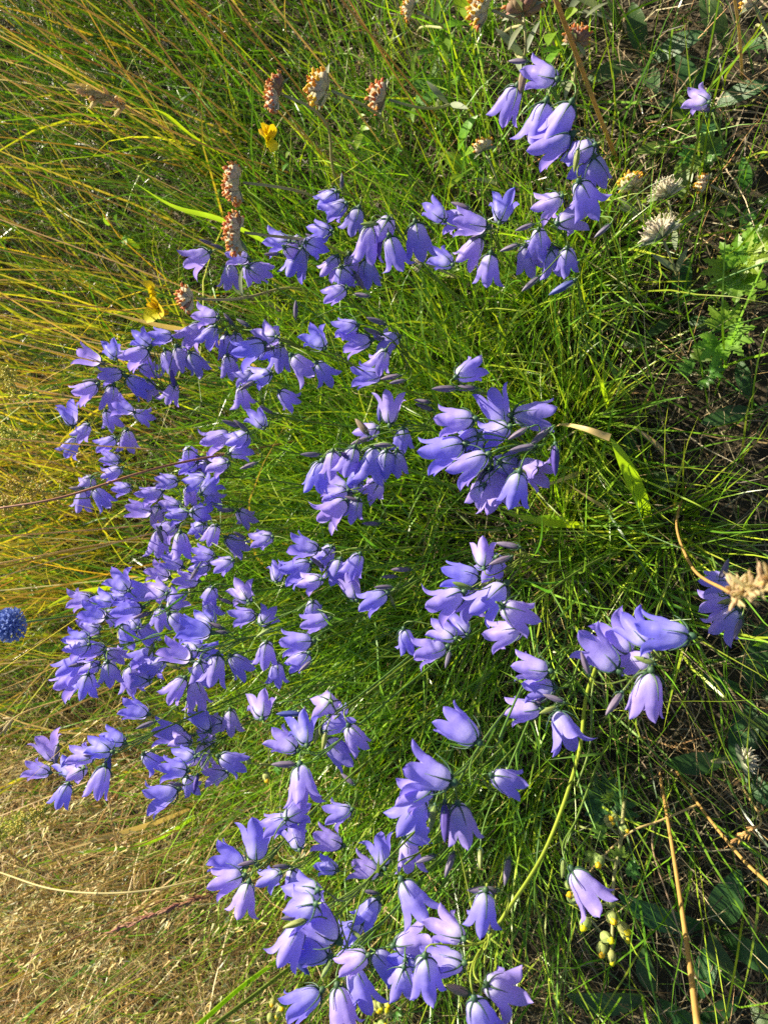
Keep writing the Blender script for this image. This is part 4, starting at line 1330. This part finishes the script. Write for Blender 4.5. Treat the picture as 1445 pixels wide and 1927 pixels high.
blade([(1420, 1010, 0), (1400, 990, .04), (1425, 950, .08), (1445, 930, .09)], .0050, 'leaf_bright', "fresh green blade with a brown tip on shaded soil", tip=[(1440, 935, .09), (1450, 920, .09), (1455, 910, .08)])
blade([(1400, 1225, 0), (1420, 1215, .03), (1440, 1205, .04), (1460, 1212, .04)], .0050, 'leaf_bright', "bright green blade tip beside bells hidden by the grass head")
blade([(430, 300, .05), (360, 255, .2), (300, 210, .3), (215, 205, .36), (130, 200, .38)], .0045, 'blade_yellow', "long bright blade beside the pale feathery seed head")
blade([(560, 490, .05), (430, 420, .18), (330, 390, .24), (255, 345, .28)], .0050, 'leaf_bright', "long sunlit blade arched through dark grass by the double vetch heads")
blade([(520, 720, .03), (400, 640, .15), (290, 610, .22), (190, 585, .26)], .0055, 'straw', "amber arched blade beside the brighter yellow trefoil")
blade([(430, 1070, .02), (300, 1120, .15), (160, 1140, .22), (30, 1190, .26)], .0048, 'leaf_bright', "long green blade pointing at the blue scabious")
blade([(430, 1050, .02), (290, 1095, .15), (150, 1115, .24), (60, 1160, .28)], .0048, 'blade_yellow', "yellow green blade crossing the one pointing at the scabious")
blade([(400, 1500, .02), (300, 1545, .12), (200, 1575, .18), (60, 1620, .20)], .0055, 'straw', "flat amber blade leading into the dry straw tangle")
blade([(380, 1530, .02), (280, 1585, .12), (150, 1605, .16), (20, 1640, .18)], .0045, 'blade_yellow', "yellow blade leading into the dry straw tangle")
blade([(610, 1740, .02), (585, 1765, .10), (545, 1790, .14), (530, 1850, .13)], .0065, 'straw_pale', "curled papery tan blade under the heap of bells")
blade([(300, 1030, .05), (260, 1010, .20), (240, 980, .26), (200, 940, .28)], .0060, 'leaf_bright', "leafy green grass shoot poking out between bells and golden grass")

def spikelet(mat, name):
    mb = MB()
    mb.ball(Vector((0, 0, .5)), .16, .5, nu=6, nv=5)
    mb.tube([Vector((.08, 0, .55)), Vector((.16, 0, 1.15))], .035, .01, 3)
    mb.ball(Vector((.12, .05, .42)), .12, .36, Vector((.3, .1, 1)), 5, 4)
    return mb.mesh(name, mat)
SPIKELET = {k: spikelet(M[k], "spikelet_" + k) for k in ('straw_pale', 'straw', 'straw_orange', 'straw_red')}
def seed_head(path, head_from, size, n, mat, label, spread=.9, stem_mat='straw', r=.0009, dens_tip=True):
    root, pts, b = stalk("seeding_grass", path, r, r * .6, M[stem_mat], label, "grass seed heads", "seed head", nodes=False)
    rr = random.Random(int(path[0][0] + path[0][1]))
    i0 = int(len(pts) * head_from)
    for k in range(n):
        i = i0 + int((len(pts) - 1 - i0) * k / max(1, n - 1))
        tg = (pts[min(i + 1, len(pts) - 1)] - pts[i - 1]).normalized()
        d = (tg + Vector((rr.gauss(0, 1), rr.gauss(0, 1), rr.gauss(0, 1))) * spread * .45).normalized()
        part("spikelet", SPIKELET[mat], root, pts[i] - b + Vector((rr.gauss(0, .0008), rr.gauss(0, .0008), rr.gauss(0, .0008))), axis_quat(d, rr.uniform(0, 6.28)), (size * .6, size * .6, size * rr.uniform(.8, 1.25)))
seed_head([(560, 330, 0), (420, 285, .20), (290, 232, .34), (225, 195, .41), (160, 168, .44)], .70, .011, 40, 'straw_pale', "pale feathery seed head over dark grass by a long bright blade", .45)
seed_head([(1290, 920, 0), (1272, 985, .10), (1300, 1065, .24), (1360, 1108, .36), (1395, 1112, .41), (1470, 1085, .44)], .70, .0065, 110, 'straw_pale', "thick pale fluffy grass head on an arching orange stalk", 1.3, 'straw_orange', .0010)
seed_head([(1395, 1480, 0), (1430, 1540, .10), (1415, 1562, .11), (1385, 1580, .10)], .5, .009, 16, 'straw_orange', "small orange tan seed head drooping beside dark leaves")
seed_head([(420, 1240, 0), (220, 1290, .2), (60, 1335, .28), (0, 1372, .30)], .80, .010, 18, 'straw_pale', "pale seed head pointing out past shaded straw")
seed_head([(620, 1600, 0), (470, 1660, .14), (400, 1682, .19), (320, 1710, .22), (215, 1752, .24)], .50, .008, 60, 'straw_red', "long narrow red brown seed spike lying over the dry straw", .5, 'straw_red')
for (tx, ty, ex, ey, bx, by, lab) in [(90, 1640, 10, 1600, 380, 1530, "tall pale seed head at the edge of the straw by amber blades"),
        (190, 1650, 100, 1610, 430, 1560, "pale loose seed head above the sagging straw stalk"),
        (230, 1590, 200, 1470, 420, 1540, "upright pale seed head near the lowest hanging bells"),
        (60, 1720, 15, 1560, 350, 1600, "slender pale seed head beneath the sagging straw stalk"),
        (130, 1560, 60, 1520, 420, 1500, "orange tan seed head close to the lime bedstraw"),
        (160, 1770, 60, 1660, 420, 1620, "loose tan seed head lying in the straw tangle")]:
    seed_head([(bx, by, 0), ((bx + tx) / 2, (by + ty) / 2, .13), (tx, ty, .2), (ex, ey, .24)], .62, .007, 30, random.choice(['straw_pale', 'straw']), lab, 1.2)

# yellow-budded herb
def herb(path, branches, leaves, label):
    pts = catmull([P(*p) for p in path], 7)
    b = pts[0].copy()
    root = thing("budded_herb", b, label, "plant", "yellow-budded herbs")
    mb = MB().tube([p - b for p in pts], .0015, .0009, 6)
    rr = random.Random(int(path[0][0]))
    for (x, y, h) in branches:
        e = P(x, y, h)
        i = min(range(3, len(pts) - 1), key=lambda i: (pts[i] - e).length)
        i = max(1, i - 2)
        mb.tube([p - b for p in bez(pts[i], pts[i].lerp(e, .4) + Vector((0, 0, .008)), e - Vector((0, 0, .006)), e, 6)], .0007, .0006, 5)
        for k in range(rr.randint(1, 2)):
            c = e + Vector((rr.gauss(0, .0025), rr.gauss(0, .0025), rr.gauss(0, .002))) * (k > 0)
            d = Vector((rr.uniform(-1, 1), rr.uniform(-1, .6), rr.uniform(.2, 1))).normalized()
            o = part("bud", HERB_BUD, root, c - b, axis_quat(d, rr.uniform(0, 6)), .0095 * rr.uniform(.8, 1.15))
            part("petal_tip", HERB_TIP, o)
    part("stem", mb.mesh("herb_stem", M['vstem']), root)
    for (x, y, h) in leaves:
        d = Vector((rr.uniform(-1, 1), rr.uniform(-1, 1), .3)).normalized()
        part("leaf", TOOTHED['leaf'], root, P(x, y, h) - b, d.to_track_quat('X', 'Z'), .016)
mb = MB().ball(Vector((0, 0, .42)), .36, .42, nu=8, nv=6)
for k in range(5):
    a = k * 1.2566
    mb.ribbon([Vector((math.cos(a) * .3, math.sin(a) * .3, .35)), Vector((math.cos(a) * .36, math.sin(a) * .36, .6)), Vector((math.cos(a) * .16, math.sin(a) * .16, .95))], lambda t: .16 * (1 - t * .85), Vector((-math.sin(a), math.cos(a), 0)), .2)
HERB_BUD = mb.mesh("herb_bud", plant_mat("herb_bud_green", (0.36, 0.42, 0.12), .2, .7, noise=8))
HERB_TIP = MB().ball(Vector((0, 0, .85)), .22, .24, nu=8, nv=5, rough=.2).mesh("herb_tip", M['yellow'])
herb([(1178, 1470, 0), (1172, 1530, 0.10), (1168, 1580, 0.14), (1155, 1650, 0.18), (1152, 1740, 0.22), (1150, 1790, 0.24)],
     [(1142, 1552, 0.15), (1166, 1552, 0.15), (1160, 1538, 0.15), (1130, 1612, 0.18), (1062, 1660, 0.21), (1075, 1690, 0.22), (1105, 1728, 0.24), (1130, 1758, 0.24), (1150, 1708, 0.23), (1165, 1738, 0.22), (1148, 1786, 0.24), (1092, 1688, 0.22)],
     [(1138, 1568, 0.14), (1168, 1612, 0.16), (1182, 1630, 0.15), (1118, 1605, 0.17), (1150, 1500, 0.10)], "herb with clustered yellow tipped buds beside the lone drooping bell")
herb([(800, 1850, 0), (760, 1890, .08), (725, 1915, .14)], [(700, 1885, .15), (728, 1888, .15), (735, 1910, .15), (712, 1925, .15)], [(745, 1900, .1)], "small herb with greenish yellow buds in the straw below the large bells")
herb([(560, 1840, 0), (535, 1870, .08), (520, 1895, .12)], [(515, 1878, .13), (528, 1898, .13), (508, 1905, .12)], [(540, 1885, .1)], "tiny yellow tipped herb next to the stout green grass stalks")
herb([(620, 1440, 0), (540, 1440, .10), (490, 1438, .15)], [(472, 1437, .17), (500, 1452, .16), (508, 1375, .15)], [(520, 1440, .12)], "thin herb with a yellow bud under the two cupped bells")
